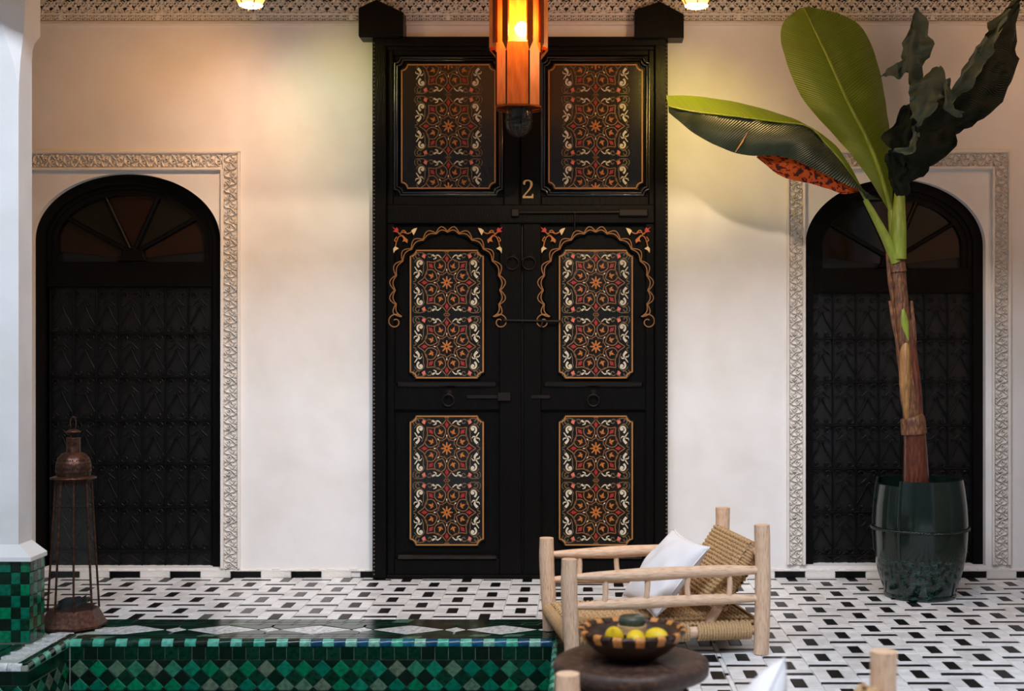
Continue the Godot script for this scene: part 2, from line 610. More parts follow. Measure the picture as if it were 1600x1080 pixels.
	# painted plinth: black and white blocks along the foot of the wall
	var base := thing("baseboard_back", "low plinth of alternating black and white blocks along the wall foot", "baseboard", Vector3(0, 0, -WALL_DEPTH), "", "structure")
	s = Sh.new()
	for seg in [[-350.0, 583.0], [1043.0, 1950.0]]:
		var n := int((seg[1] - seg[0]) / 12.0)
		for i in n:
			var u0: float = lerpf(seg[0], seg[1], float(i) / n)
			var u1: float = lerpf(seg[0], seg[1], float(i + 1) / n)
			var h := ey(889.0) + 0.004 * sin(u0 * 0.21) + rng.randf_range(-0.003, 0.003)
			s.box(Vector3(ex(u0), ey(892.5), -0.01), Vector3(ex(u1), h, 0.014), 0.002)
	obj("plaster_ledge", s, M.stucco, base)
	var u := -300.0
	var k := 0
	while u < 1900.0:
		var w := 47.2
		var c := u + w / 2.0
		if (c < 583.0 or c > 1043.0) and c + w / 2 > -100.0:
			var dark := k % 2 == 0
			var hw := w - 1.0
			if c < 583.0 and c + w / 2.0 > 583.0: hw = 2.0 * (583.0 - c)
			if hw > 8.0:
				put("black_block" if dark else "white_block", tile_mesh(rect(hw / UNIT, 11.0 / UNIT), 0.02, 0.0025), M.black_tiles[k / 2 % 3] if dark else M.stucco, base, Transform3D(tilted(0.01), Vector3(ex(c), ey(897.2), 0.012)))
		u += w
		k += 1

# ------------------------------------------------------------------ floor of black and white pieces
func floor_tiles() -> void:
	var fl := thing("floor", "black and white patterned tile floor of the gallery", "floor", Vector3.ZERO, "", "structure")
	var s := Sh.new()
	s.box(Vector3(-5.0, -0.6, -8.6), Vector3(4.2, -0.012, -7.09), 0.0)
	s.box(Vector3(0.36, -0.6, -7.09), Vector3(4.2, -0.012, 5.4), 0.0)
	s.box(Vector3(-5.0, -0.6, -3.9), Vector3(0.36, -0.012, 5.4), 0.0)
	obj("mortar_bed", s, M.grout, fl)
	s = Sh.new()   # plain paving nearer than the picture shows
	s.box(Vector3(0.36, -0.012, -5.1), Vector3(4.2, 0.0, 5.4), 0.0)
	s.box(Vector3(-5.0, -0.012, -3.9), Vector3(0.36, 0.0, 5.4), 0.0)
	obj("plain_paving", s, M.white_tiles[0], fl)
	var P := 0.185
	var Q := 0.316
	var g := 0.0022
	var whites := {"white_tile": [], "white_brick": []}
	# zone: x range, depth range, phase of the pattern
	for zone in [[-3.7, 0.36, 7.075, 8.325, 0.0515, 0.188], [0.36, 0.64, 5.1, 8.325, 0.0515, 0.188], [0.64, 3.75, 5.1, 8.325, 0.014, 0.0516]]:
		for n in range(int((zone[0] - 0.3) / P), int((zone[1] + 0.3) / P) + 1):
			var bx: float = zone[4] + P * n
			for j in range(14, 30):
				var bz: float = zone[5] + Q * (j + 0.5 * (n & 1))
				var cz := bz + Q / 2.0
				var bar := 0.041
				var sq := 0.146
				var end := (Q - bar - sq) / 2.0
				var cells := [
					["black_bar", bx, bz, P - 0.008, bar], ["black_tile", bx, cz, 0.056, sq],
					["white_tile", bx - (P + 0.056) / 4.0, cz, (P - 0.056) / 2.0, sq], ["white_tile", bx + (P + 0.056) / 4.0, cz, (P - 0.056) / 2.0, sq],
					["white_brick", bx, cz - sq / 2 - end / 2, P, end], ["white_brick", bx, cz + sq / 2 + end / 2, P, end]]
				var old: bool = zone[0] < -1.0 and rng.randf() < (0.6 if bx > -2.05 and bx < -1.25 else 0.03)
				for c in cells:
					var x0 := maxf(c[1] - c[3] / 2.0 + g / 2, zone[0] + g / 2)
					var x1 := minf(c[1] + c[3] / 2.0 - g / 2, zone[1] - g / 2)
					var z0 := maxf(c[2] - c[4] / 2.0 + g / 2, zone[2])
					var z1 := minf(c[2] + c[4] / 2.0 - g / 2, zone[3])
					if x1 - x0 < 0.008 or z1 - z0 < 0.008: continue
					var b := tilted(0.004)
					var xf := Transform3D(b * FLAT, Vector3((x0 + x1) / 2, rng.randf_range(-0.0012, 0.0004), -(z0 + z1) / 2))
					var w := snappedf(x1 - x0, 0.001)
					var h := snappedf(z1 - z0, 0.001)
					if c[0].begins_with("black"):
						put(c[0], tile_mesh(rect(w, h)), M.grey_tile if old and c[0] == "black_tile" else M.black_tiles[rng.randi() % 3], fl, xf)
					else:
						whites[c[0]].append([z0 - (10.0 if x0 < -3.4 else 0.0), w, h, xf, M.white_tiles[[0, 0, 1, 2, 2, 3][rng.randi() % 6]]])
	for kind in whites:
		var all: Array = whites[kind]
		all.sort_custom(func(a, b): return a[0] < b[0])
		var rest := {}
		for i in all.size():
			var t: Array = all[i]
			if i < 300 and t[0] > 0.0:
				put(kind, tile_mesh(rect(t[1], t[2])), t[4], fl, t[3])
			else:
				if not rest.has(t[4]):
					rest[t[4]] = SurfaceTool.new()
					rest[t[4]].begin(Mesh.PRIMITIVE_TRIANGLES)
				rest[t[4]].append_from(tile_mesh(rect(t[1], t[2])), 0, t[3])
		var am := ArrayMesh.new()
		for m in rest:
			rest[m].commit(am)
			am.surface_set_material(am.get_surface_count() - 1, m)
		if am.get_surface_count():
			var o := MeshInstance3D.new()
			o.name = kind + "_field"
			o.mesh = am
			o.set_meta("kind", "stuff")
			fl.add_child(o, true)

func pick(a: Array) -> Material:
	return a[rng.randi() % a.size()]

# ------------------------------------------------------------------ pool sunk into the courtyard
const PX0 := -2.497    # pool's inner left corner
const PX1 := -0.132    # its right edge
const PZ := 6.605      # depth of its far edge
const WATER := -0.247

func pool() -> void:
	var po := thing("pool", "sunken courtyard pool faced with green and turquoise glazed tiles", "pool", Vector3.ZERO)
	var s := Sh.new()
	# bed under the coping and behind the faces
	s.box(Vector3(-5.0, -0.7, -7.088), Vector3(PX0 - 0.004, -0.012, -6.089), 0.0)
	s.box(Vector3(PX0 - 0.012, -0.7, -7.088), Vector3(0.358, -0.012, -6.589), 0.0)
	s.box(Vector3(PX1 + 0.022, -0.7, -6.625), Vector3(0.358, -0.012, -3.91), 0.0)
	s.box(Vector3(-5.0, -0.72, -6.7), Vector3(0.3, -0.65, -3.9), 0.0)
	obj("mortar_bed", s, M.grout_pale, po)
	s = Sh.new()
	s.box(Vector3(PX0 + 0.002, -0.64, -6.585), Vector3(PX1 + 0.0, WATER, -3.92), 0.0)
	s.box(Vector3(-4.9, -0.64, -6.085), Vector3(PX0 + 0.002, WATER, -3.92), 0.0)
	obj("water", s, M.water, po)
	# deep-coloured bottom
	s = Sh.new()
	s.box(Vector3(-4.95, -0.65, -6.6), Vector3(PX1 + 0.03, -0.642, -3.9), 0.0)
	obj("pool_bottom", s, M.deep[1], po)

	# faces: one row of dark squares, below it a chequer of diamonds
	face(po, PX0 + 0.004, PX1 + 0.02, func(u: float, v: float) -> Transform3D: return Transform3D(tilted(0.008), Vector3(u, v, -6.583)))
	face(po, 6.085, 6.583, func(u: float, v: float) -> Transform3D: return Transform3D(EAST * tilted(0.008), Vector3(PX0 + 0.001, v, -u)))
	face(po, -3.3, PX0 - 0.002, func(u: float, v: float) -> Transform3D: return Transform3D(tilted(0.008), Vector3(u, v, -6.083)))

	# rounded edge tiles, turquoise between dark and blue
	var n := 42
	var w := (PX1 - PX0) / n
	var nose := nose_mesh(w - 0.002)
	for i in n:
		var u := PX0 + w * (i + 0.5)
		var right := u > -1.35
		var m: Material = pick(M.turquoise) if i % 2 == 0 else (pick(M.blues) if right else pick(M.deep))
		put("edge_tile", nose, m, po, Transform3D(tilted(0.012), Vector3(u, 0, -PZ)))
	nose = nose_mesh(0.062)
	for i in 8:
		put("edge_tile", nose, pick(M.turquoise) if i % 2 == 0 else pick(M.deep), po, Transform3D(Basis(Vector3.UP, PI / 2) * tilted(0.012), Vector3(PX0 - 0.024, 0, -6.575 + 0.0625 * i)))
	for i in 14:
		put("edge_tile", nose, M.white_glaze if i < 3 else pick(M.turquoise), po, Transform3D(tilted(0.012), Vector3(PX0 - 0.06 - 0.065 * i, 0, -6.105)))
	nose = nose_mesh(0.064)
	for i in 38:
		put("edge_tile", nose, pick(M.greens) if i % 2 == 0 else pick(M.turquoise), po, Transform3D(Basis(Vector3.UP, -PI / 2) * tilted(0.012), Vector3(PX1 + 0.024, 0, -6.57 + 0.066 * i)))

	# coping: long white hexagons and small diamonds set in green, along the far side
	var zc := 6.815
	var per := 0.472
	var x := -2.30 + 0.02
	var longp := PackedVector2Array([Vector2(-0.176, 0), Vector2(-0.07, -0.062), Vector2(0, -0.098), Vector2(0.07, -0.062), Vector2(0.176, 0), Vector2(0.07, 0.062), Vector2(0, 0.098), Vector2(-0.07, 0.062)])
	var dia := PackedVector2Array([Vector2(-0.05, 0), Vector2(0, -0.05), Vector2(0.05, 0), Vector2(0, 0.05)])
	var notch := PackedVector2Array([Vector2(-0.118, 0.0), Vector2(0.118, 0.0), Vector2(0.06, 0.06), Vector2(-0.06, 0.06)])
	for i in 6:
		var c := x + per * i
		if c < 0.3:
			put("long_white_tile", tile_mesh(longp), M.white_glaze, po, Transform3D(tilted(0.003) * FLAT, Vector3(c, 0, -zc)))
		if c + per / 2 < 0.3:
			put("small_white_tile", tile_mesh(dia), M.white_glaze, po, Transform3D(tilted(0.003) * FLAT, Vector3(c + per / 2, 0, -zc)))
	# green field pieces between them, both sides of the white chain
	for side in [-1.0, 1.0]:
		for i in 6:
			var c := x + per * (i + 0.5)
			if c > 0.2: continue
			for e in [-1.0, 1.0]:
				var pp := PackedVector2Array([Vector2(e * 0.005, side * 0.058), Vector2(e * 0.058, side * 0.005), Vector2(e * 0.16, side * 0.068), Vector2(e * 0.225, side * 0.106), Vector2(e * 0.005, side * 0.106)])
				put("green_tile", tile_mesh(pp), pick(M.deep), po, Transform3D(tilted(0.004) * FLAT, Vector3(c, 0, -zc)))
	# rows of slanted dark-green pieces before and behind
	for row in [[6.612, 6.658], [6.66, 6.704], [6.926, 6.988], [6.99, 7.07]]:
		var k := 0
		var u := -2.75 if row[0] > 6.9 else -2.49
		while u < 0.30:
			var h: float = row[1] - row[0] - 0.002
			var pp := PackedVector2Array([Vector2(0, 0), Vector2(0.082, 0), Vector2(0.108, h), Vector2(0.026, h)])
			put("slanted_green_tile", tile_mesh(pp), M.greens[3] if rng.randf() < 0.08 else pick(M.deep), po, Transform3D(tilted(0.004) * FLAT, Vector3(u, 0, -row[0])))
			u += 0.0845
			k += 1
	# the strip right of the pool
	for i in 26:
		for j in 4:
			if -6.59 + 0.1 * i > -4.0: continue
			put("coping_tile", tile_mesh(rect(0.115, 0.098)), M.white_glaze if j == 1 and i % 3 > 0 else pick(M.deep), po, Transform3D(tilted(0.004) * FLAT, Vector3(-0.046 + 0.117 * j, 0, -6.545 + 0.1 * i)))
	# the chain that turns the corner in front of the pillar
	for i in 6:
		var pp := PackedVector2Array([Vector2(-0.056, -0.012), Vector2(0.02, -0.03), Vector2(0.056, 0.012), Vector2(-0.02, 0.03)])
		put("small_white_tile", tile_mesh(pp), M.white_glaze, po, Transform3D(tilted(0.003) * FLAT, Vector3(-2.59 - (0.014 * (i - 2) if i > 2 else 0.0), 0, -6.73 + 0.1 * i)))
	for i in 8:
		for e in [[-2.53, 0.034], [-2.668, 0.05]]:
			if e[0] < -2.6 and i < 3: continue
			put("green_tile", tile_mesh(rect(e[1], 0.074)), pick(M.deep), po, Transform3D(tilted(0.003) * FLAT, Vector3(e[0] - (0.03 if e[0] < -2.6 else 0.0), 0, -6.68 + 0.078 * i)))
	for i in 10:
		for j in 4:
			put("green_tile", tile_mesh(rect(0.078, 0.086)), M.white_glaze if (i + j) % 5 == 0 else pick(M.deep), po, Transform3D(tilted(0.003) * FLAT, Vector3(-2.77 - 0.08 * i, 0, -6.17 - 0.089 * j)))

func nose_mesh(w: float) -> ArrayMesh:   # edge piece: flat top, rounded arris, short fall
	var key := "nose%f" % w
	if not cache.has(key):
		var s := Sh.new()
		var prof := [Vector2(-0.002, -0.001), Vector2(0.006, -0.001), Vector2(0.014, -0.005), Vector2(0.021, -0.013), Vector2(0.024, -0.026), Vector2(0.0235, -0.034)]
		s.smooth(1)
		for i in prof.size() - 1:
			s.quad(Vector3(-w / 2, prof[i + 1].y, prof[i + 1].x), Vector3(w / 2, prof[i + 1].y, prof[i + 1].x), Vector3(w / 2, prof[i].y, prof[i].x), Vector3(-w / 2, prof[i].y, prof[i].x))
		s.smooth(-1)
		for e in [-1.0, 1.0]:
			for i in prof.size() - 1:
				var a := Vector3(e * w / 2, prof[i].y, prof[i].x)
				var b := Vector3(e * w / 2, prof[i + 1].y, prof[i + 1].x)
				var c := Vector3(e * w / 2, -0.034, -0.002)
				if e > 0.0: s.tri(c, b, a)
				else: s.tri(c, a, b)
		cache[key] = s.mesh()
	return cache[key]

func face(po: Node3D, u0: float, u1: float, place: Callable) -> void:
	var sq := 0.0655
	var n := int(round((u1 - u0) / sq))
	sq = (u1 - u0) / n
	for i in n:
		put("square_tile", tile_mesh(rect(snappedf(sq - 0.0024, 0.0005), 0.063), 0.01), pick(M.deep), po, place.call(u0 + sq * (i + 0.5), -0.0665))
	var w := 0.093
	var h := 0.088
	n = int(round((u1 - u0) / w))
	w = snappedf((u1 - u0) / n, 0.0005)
	var d := PackedVector2Array([Vector2(-w / 2 + 0.0014, 0), Vector2(0, -h / 2 + 0.0014), Vector2(w / 2 - 0.0014, 0), Vector2(0, h / 2 - 0.0014)])
	var half := PackedVector2Array([Vector2(-w / 2 + 0.003, -0.0008), Vector2(0, -h / 2 + 0.0014), Vector2(w / 2 - 0.003, -0.0008)])
	var top := -0.1
	for k in 7:
		for i in n + 1:
			var dark := k % 2 == 1
			var u := u0 + w * (i + (0.0 if dark else 0.5))
			if u > u1 + 0.001 or (dark and (i == 0 or i == n)) or (not dark and i == n): continue
			put("dark_diamond_tile" if dark else "green_diamond_tile", tile_mesh(d, 0.01), pick(M.deep) if dark else pick(M.greens), po, place.call(u, top - h / 2 - h / 2 * k))
	for k in 7:   # half pieces against the corners
		for e in [-1.0, 1.0]:
			if k % 2 == 1:
				var hp := PackedVector2Array([Vector2(0, -h / 2 + 0.002), Vector2(-e * (w / 2 - 0.0014), 0), Vector2(0, h / 2 - 0.002)])
				put("dark_triangle_tile", tile_mesh(hp, 0.01), pick(M.deep), po, place.call(u0 + 0.001 if e < 0.0 else u1 - 0.001, top - h / 2 - h / 2 * k))
	for e in [-1.0, 1.0]:
		var cp := PackedVector2Array([Vector2(0, -0.0008), Vector2(0, -h / 2 + 0.0014), Vector2(-e * (w / 2 - 0.003), -0.0008)])
		put("dark_triangle_tile", tile_mesh(cp, 0.01), pick(M.deep), po, place.call(u0 + 0.001 if e < 0.0 else u1 - 0.001, top))
	for i in n - 1:
		put("dark_triangle_tile", tile_mesh(half, 0.01), pick(M.deep), po, place.call(u0 + w * (i + 1), top))

# ------------------------------------------------------------------ arcade pillars
func pillars() -> void:
	for side in [-1.0, 1.0]:
		var x := -2.72 if side < 0.0 else 2.285
		var p := thing("pillar", "white arcade pillar on a green chequered tile base beside the metal lantern" if side < 0.0 else "white arcade pillar at the frame edge past the banana leaf", "pillar", Vector3(x, 0, -6.6), "", "structure")
		var s := Sh.new()
		var out: float = 1.4 * side
		# profile (depth behind the pillar centre, height): flares front and back into the arch
		var back := [Vector2(0.08, 0.42), Vector2(0.08, 2.86), Vector2(0.09, 2.91), Vector2(0.115, 2.95), Vector2(0.16, 2.98), Vector2(0.184, 3.0), Vector2(0.184, 3.46)] if side < 0.0 else [Vector2(0.08, 0.0), Vector2(0.08, 2.8), Vector2(0.1, 2.86), Vector2(0.2, 2.96), Vector2(0.28, 3.02), Vector2(0.28, 3.46)]
		var cut := [[0.42 if side < 0.0 else 0.0, 0.0], [2.6, 0.0], [2.72, 0.008], [2.82, 0.026], [2.9, 0.05], [2.97, 0.072], [3.06, 0.092], [3.46, 0.1]]
		var front := []
		for c in cut: front.append(Vector2(-0.08 + 0.8 * c[1], c[0]))
		for i in back.size() - 1:
			var a: Vector2 = back[i]
			var b: Vector2 = back[i + 1]
			s.smooth(1)
			s.flat4(Vector3(0, a.y, -a.x), Vector3(out, a.y, -a.x), Vector3(out, b.y, -b.x), Vector3(0, b.y, -b.x), Vector3(out / 2, 1.6, 0))
		for i in cut.size() - 1:
			var a: Array = cut[i]
			var b: Array = cut[i + 1]
			s.smooth(-1)
			s.flat4(Vector3(side * a[1], a[0], 0.08), Vector3(out, a[0], 0.08), Vector3(out, b[0], 0.08), Vector3(side * b[1], b[0], 0.08), Vector3(out / 2, 1.6, 0))
			s.flat4(Vector3(side * a[1], a[0], 0.08), Vector3(0, a[0], 0.08 - 0.8 * a[1]), Vector3(0, b[0], 0.08 - 0.8 * b[1]), Vector3(side * b[1], b[0], 0.08), Vector3(out / 2, 1.6, 0))
		s.smooth(-1)
		var poly := PackedVector2Array()
		for v in front: poly.append(Vector2(v.x, v.y))
		back.reverse()
		for v in back: poly.append(Vector2(v.x, v.y))
		var ix := Geometry2D.triangulate_polygon(poly)
		for i in ix.size() / 3:
			var a := poly[ix[3 * i]]
			var b := poly[ix[3 * i + 1]]
			var c := poly[ix[3 * i + 2]]
			if ((b - a).cross(c - a) < 0.0) == (side < 0.0):
				var t := b
				b = c
				c = t
			s.tri(Vector3(0, a.y, -a.x), Vector3(0, b.y, -b.x), Vector3(0, c.y, -c.x))
		obj("shaft", s, M.plaster, p)
		if side > 0.0: continue
		# ledge with a sloping top, then the tiled dado
		s = Sh.new()
		var e := 0.068
		for f in [[Vector3(-1.4, 0.415, 0.10), Vector3(e, 0.415, 0.10), Vector3(0.0, 0.475, 0.08), Vector3(-1.4, 0.475, 0.08)], [Vector3(e, 0.415, 0.10), Vector3(e, 0.415, -0.10), Vector3(0.0, 0.475, -0.08), Vector3(0.0, 0.475, 0.08)], [Vector3(-1.4, 0.395, 0.10), Vector3(e, 0.395, 0.10), Vector3(e, 0.415, 0.10), Vector3(-1.4, 0.415, 0.10)], [Vector3(e, 0.395, 0.10), Vector3(e, 0.395, -0.10), Vector3(e, 0.415, -0.10), Vector3(e, 0.415, 0.10)], [Vector3(-1.4, 0.395, -0.10), Vector3(e, 0.395, -0.10), Vector3(e, 0.395, 0.10), Vector3(-1.4, 0.395, 0.10)]]:
			s.quad(f[0], f[1], f[2], f[3])
		s.box(Vector3(-1.4, 0.40, -0.10), Vector3(0.0, 0.47, 0.08), 0.0)
		obj("ledge", s, M.plaster, p)
		s = Sh.new()
		s.box(Vector3(-1.4, -0.011, -0.088), Vector3(0.048, 0.4, 0.074), 0.0)
		obj("dado_core", s, M.grout_pale, p)
		var rows := 7
		var rh := 0.395 / rows
		var widths := [0.046, 0.046, 0.07, 0.07, 0.046, 0.046, 0.07, 0.07, 0.07, 0.07, 0.07, 0.07]
		var xr := 0.056
		for i in widths.size():
			for r in rows:
				put("dado_tile", tile_mesh(rect(widths[i] - 0.002, rh - 0.002), 0.01), M.greens[[0, 1, 5][rng.randi() % 3]] if (i + r) % 2 == 0 else pick(M.deep), p, Transform3D(tilted(0.006), Vector3(xr - widths[i] / 2, rh * (r + 0.5), 0.084)))
			xr -= widths[i]
		for i in 4:
			for r in rows:
				put("dado_tile", tile_mesh(rect(0.043, rh - 0.002), 0.01), M.greens[[0, 1, 5][rng.randi() % 3]] if (i + r) % 2 == 1 else pick(M.deep), p, Transform3D(EAST * tilted(0.006), Vector3(0.057, rh * (r + 0.5), 0.061 - 0.045 * i)))

# ------------------------------------------------------------------ carved plaster
func carve(w: float, h: float, step: float, depth: float, strokes: Array, border: float, pierced := false) -> ArrayMesh:   # strokes: [polyline, radius]; raised where a stroke runs
	var nx := int(round(w / step))
	var ny := int(round(h / step))
	var grid := PackedFloat32Array()
	grid.resize((nx + 1) * (ny + 1))
	for st in strokes:
		var r: float = st[1]
		var pl: Array = st[0]
		for i in pl.size() - 1:
			var a: Vector2 = pl[i]
			var b: Vector2 = pl[i + 1]
			var lo := a.min(b) - Vector2(r, r) * 1.4
			var hi := a.max(b) + Vector2(r, r) * 1.4
			for iy in range(maxi(0, int(lo.y / step)), mini(ny, int(hi.y / step) + 1) + 1):
				for ix in range(maxi(0, int(lo.x / step)), mini(nx, int(hi.x / step) + 1) + 1):
					var q := Vector2(ix * step, iy * step)
					var d := q.distance_to(Geometry2D.get_closest_point_to_segment(q, a, b))
					var v := clampf((r * 1.3 - d) / (r * (0.35 if pierced else 0.6)), 0.0, 1.0)
					if v > grid[iy * (nx + 1) + ix]: grid[iy * (nx + 1) + ix] = v
	var verts := PackedVector3Array()
	var norms := PackedVector3Array()
	var idx := PackedInt32Array()
	for iy in ny + 1:
		for ix in nx + 1:
			var v := grid[iy * (nx + 1) + ix]
			var p := Vector2(ix * step, iy * step)
			if p.y < border or p.y > h - border: v = 1.0
			grid[iy * (nx + 1) + ix] = v
			verts.append(Vector3(p.x, p.y, (v - 1.0) * depth))
	for iy in ny + 1:
		for ix in nx + 1:
			var l := grid[iy * (nx + 1) + maxi(ix - 1, 0)]
			var r := grid[iy * (nx + 1) + mini(ix + 1, nx)]
			var d := grid[maxi(iy - 1, 0) * (nx + 1) + ix]
			var u := grid[mini(iy + 1, ny) * (nx + 1) + ix]
			norms.append(Vector3((l - r) * depth / (2 * step), (d - u) * depth / (2 * step), 1.0).normalized())
	for iy in ny:
		for ix in nx:
			var a := iy * (nx + 1) + ix
			var b := a + 1
			var c := a + nx + 2
			var d := a + nx + 1
			if pierced and maxf(maxf(grid[a], grid[b]), maxf(grid[c], grid[d])) < 0.5: continue
			idx.append_array([a, c, b, a, d, c])
	var arr := []
	arr.resize(Mesh.ARRAY_MAX)
	arr[Mesh.ARRAY_VERTEX] = verts
	arr[Mesh.ARRAY_NORMAL] = norms
	arr[Mesh.ARRAY_INDEX] = idx
	var am := ArrayMesh.new()
	am.add_surface_from_arrays(Mesh.PRIMITIVE_TRIANGLES, arr)
	return am

func leaf_strokes(c: Vector2, a: float, r: float, w: float) -> Array:   # a small three-lobed leaf
	var out := []
	for k in [-0.9, 0.0, 0.9]:
		var d := Vector2(cos(a + k), sin(a + k))
		out.append([[c, c + d * r * (1.0 if k == 0.0 else 0.75)], w])
	return out

func carved_trim() -> void:
	# band round the arched doorways: a vine with spirals and leaves, repeating every 0.3 m
	var W := 0.30
	var H := 0.088
	var st := []
	for k in 6:
		var cx := W * (k + 0.5) / 6.0
		var up := 1.0 if k % 2 == 0 else -1.0
		var cy := H / 2 + up * 0.010
		st.append([spiral(Vector2(cx, cy), 0.019, 0.004, -PI / 2 * up + PI, -PI / 2 * up + PI + up * 7.0, 22), 0.0026])
		st.append([[Vector2(cx - W / 12, H / 2 - up * 0.024), Vector2(cx - W / 24, H / 2 - up * 0.036), Vector2(cx, H / 2 - up * 0.024), Vector2(cx + W / 16, H / 2 - up * 0.002), Vector2(cx + W / 12, H / 2 + up * 0.024)], 0.0027])
		st.append_array(leaf_strokes(Vector2(cx + W / 12, H / 2 - up * 0.014), up * 0.6, 0.014, 0.0028))
		st.append_array(leaf_strokes(Vector2(cx - W / 12 + 0.003, H / 2 + up * 0.026), PI - up * 0.9, 0.013, 0.0028))
		st.append_array(leaf_strokes(Vector2(cx, H / 2 - up * 0.034), up * 1.5, 0.012, 0.0026))
		st.append_array(leaf_strokes(Vector2(cx, cy), up * 1.7, 0.008, 0.003))
	var band := carve(W, H, 0.0022, 0.018, st, 0.004)
	var frames := [["trim_1", 197.0, -30.0, 376.0, 237.0, 888.0, 30.0, "carved plaster band framing the arched doorway behind the metal lantern"], ["trim_2", 1399.0, 1229.0, 1578.0, 236.0, 882.0, 29.0, "carved plaster band framing the arched doorway behind the banana plant"]]
	for f in frames:
		var o := thing(f[0], f[7], "trim", on_wall(f[1], 902.0), "", "structure")
		var L := func(u: float, v: float, z: float) -> Vector3: return Vector3(ex(u) - ex(f[1]), ey(v), z)
		var s := Sh.new()
		# outer and inner fillets of the frame
		var t: float = f[6]
		for q in [[f[2], f[4], f[2] + 3.5, f[5]], [f[2] + t - 3.5, f[4] + t - 3.5, f[2] + t, f[5]], [f[3] - 3.5, f[4], f[3], f[5]], [f[3] - t, f[4] + t - 3.5, f[3] - t + 3.5, f[5]], [f[2], f[4] - 1.5, f[3], f[4] + 3.5], [f[2] + t, f[4] + t - 4.5, f[3] - t, f[4] + t]]:
			s.box(L.call(q[0], q[3], 0.0), L.call(q[2], q[1], 0.03), 0.004)
		for q in [[f[2] + 1, f[4], f[2] + t - 1, f[5]], [f[3] - t + 1, f[4], f[3] - 1, f[5]], [f[2], f[4] + 1, f[3], f[4] + t - 1]]:
			s.box(L.call(q[0], q[3], -0.004), L.call(q[2], q[1], 0.004 if q[1] < f[4] + 0.5 else 0.003), 0.0)
		obj("fillet", s, M.stucco, o)
		var wide: float = (t - 7.0) / UNIT
		var sy := wide / H
		for x in [f[2] + t / 2, f[3] - t / 2]:
			var y := ey(f[5])
			var rise: float = ey(f[4] + 3.5) - y
			var times := int(round(rise / W))
			for r in times:
				var sx := rise / times / W
				var b := Basis(Vector3(0, sx, 0), Vector3(-sy, 0, 0), Vector3(0, 0, 1))
				put("carved_panel", band, M.stucco, o, Transform3D(b, Vector3(ex(x) - ex(f[1]) + wide / 2, y, 0.025)))
				y += rise / times
		var n := int(round((f[3] - f[2] - 2 * t) / UNIT / W))
		var len: float = (f[3] - f[2] - 2 * t + 7.0) / UNIT / n
		for i in n:
			put("carved_panel", band, M.stucco, o, Transform3D(Basis(Vector3(len / W, 0, 0), Vector3(0, sy, 0), Vector3(0, 0, 1)), Vector3(ex(f[2] + t - 3.5) - ex(f[1]) + len * i, ey(f[4] + t - 3.5), 0.025)))
	# pierced frieze under the ceiling
	W = 0.6
	H = 0.25
	st = []
	for k in 4:
		for m in [-1.0, 1.0]:
			var c := Vector2(W * (k + 0.5) / 4, 0.0)
			for line in [[Vector2(0.0, 0.002), Vector2(0.022, 0.02), Vector2(0.055, 0.012), Vector2(0.075, 0.004)], [Vector2(0.006, 0.02), Vector2(0.02, 0.04), Vector2(0.05, 0.034), Vector2(0.066, 0.02)], [Vector2(0.012, 0.045), Vector2(0.03, 0.062), Vector2(0.012, 0.08), Vector2(0.0, 0.07)], [Vector2(0.03, 0.05), Vector2(0.055, 0.055), Vector2(0.075, 0.078), Vector2(0.058, 0.1)], [Vector2(0.0, 0.09), Vector2(0.03, 0.1), Vector2(0.05, 0.085), Vector2(0.04, 0.07)], [Vector2(0.0, 0.125), Vector2(0.025, 0.115), Vector2(0.055, 0.13), Vector2(0.075, 0.115)], [Vector2(0.0, 0.15), Vector2(0.035, 0.14), Vector2(0.06, 0.16), Vector2(0.07, 0.19)], [Vector2(0.0, 0.2), Vector2(0.03, 0.17), Vector2(0.05, 0.2), Vector2(0.075, 0.21)]]:
				var pts := []
				for v in line: pts.append(c + Vector2(v.x * m, v.y))
				st.append([cr(pts, 4), 0.0046])
			st.append_array(leaf_strokes(c + Vector2(0.045 * m, 0.028), PI / 2 + m * 0.5, 0.018, 0.0045))
			st.append_array(leaf_strokes(c + Vector2(0.062 * m, 0.062), PI / 2 - m * 0.7, 0.02, 0.0045))
			st.append_array(leaf_strokes(c + Vector2(0.02 * m, 0.105), -PI / 2 - m * 0.7, 0.018, 0.0045))
	for e in [0.0, W]:
		st.append([[Vector2(e, 0), Vector2(e, H)], 0.008])
	var big := carve(W, H, 0.0034, 0.02, st, 0.006, true)
	var st2 := []
	for k in 14:
		var c := Vector2(W * (k + 0.5) / 14, 0.018)
		st2.append([arc(c, 0.0115, 0, TAU, 14), 0.0028])
		st2.append([[c + Vector2(0.0215, -0.013), c + Vector2(0.0215, 0.013)], 0.0022])
		st2.append([[c + Vector2(0.014, 0.0), c + Vector2(0.029, 0.0)], 0.0025])
		st2.append_array(leaf_strokes(c, 1.57, 0.008, 0.0024))
	for e in [0.0, W]:
		st2.append([[Vector2(e, 0), Vector2(e, 0.036)], 0.01])
	var small := carve(W, 0.036, 0.0025, 0.018, st2, 0.003, true)
	var fr := thing("trim_3", "pierced arabesque plaster frieze running under the gallery ceiling", "trim", on_wall(905.0, 902.0), "", "structure")
	var s3 := Sh.new()
	s3.box(Vector3(ex(-330), ey(36.5), -0.005), Vector3(ex(1940), ey(33.0), 0.012), 0.004)
	s3.box(Vector3(ex(-330), ey(40.0), -0.005), Vector3(ex(1940), ey(36.2), 0.018), 0.008)
	s3.box(Vector3(ex(-330), ey(24.5), -0.005), Vector3(ex(1940), ey(22.0), 0.028), 0.003)
	obj("ledge", s3, M.stucco, fr)
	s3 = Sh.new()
	s3.box(Vector3(ex(-330), ey(33.0), -0.004), Vector3(ex(1940), ey(-40.0), 0.002), 0.0)
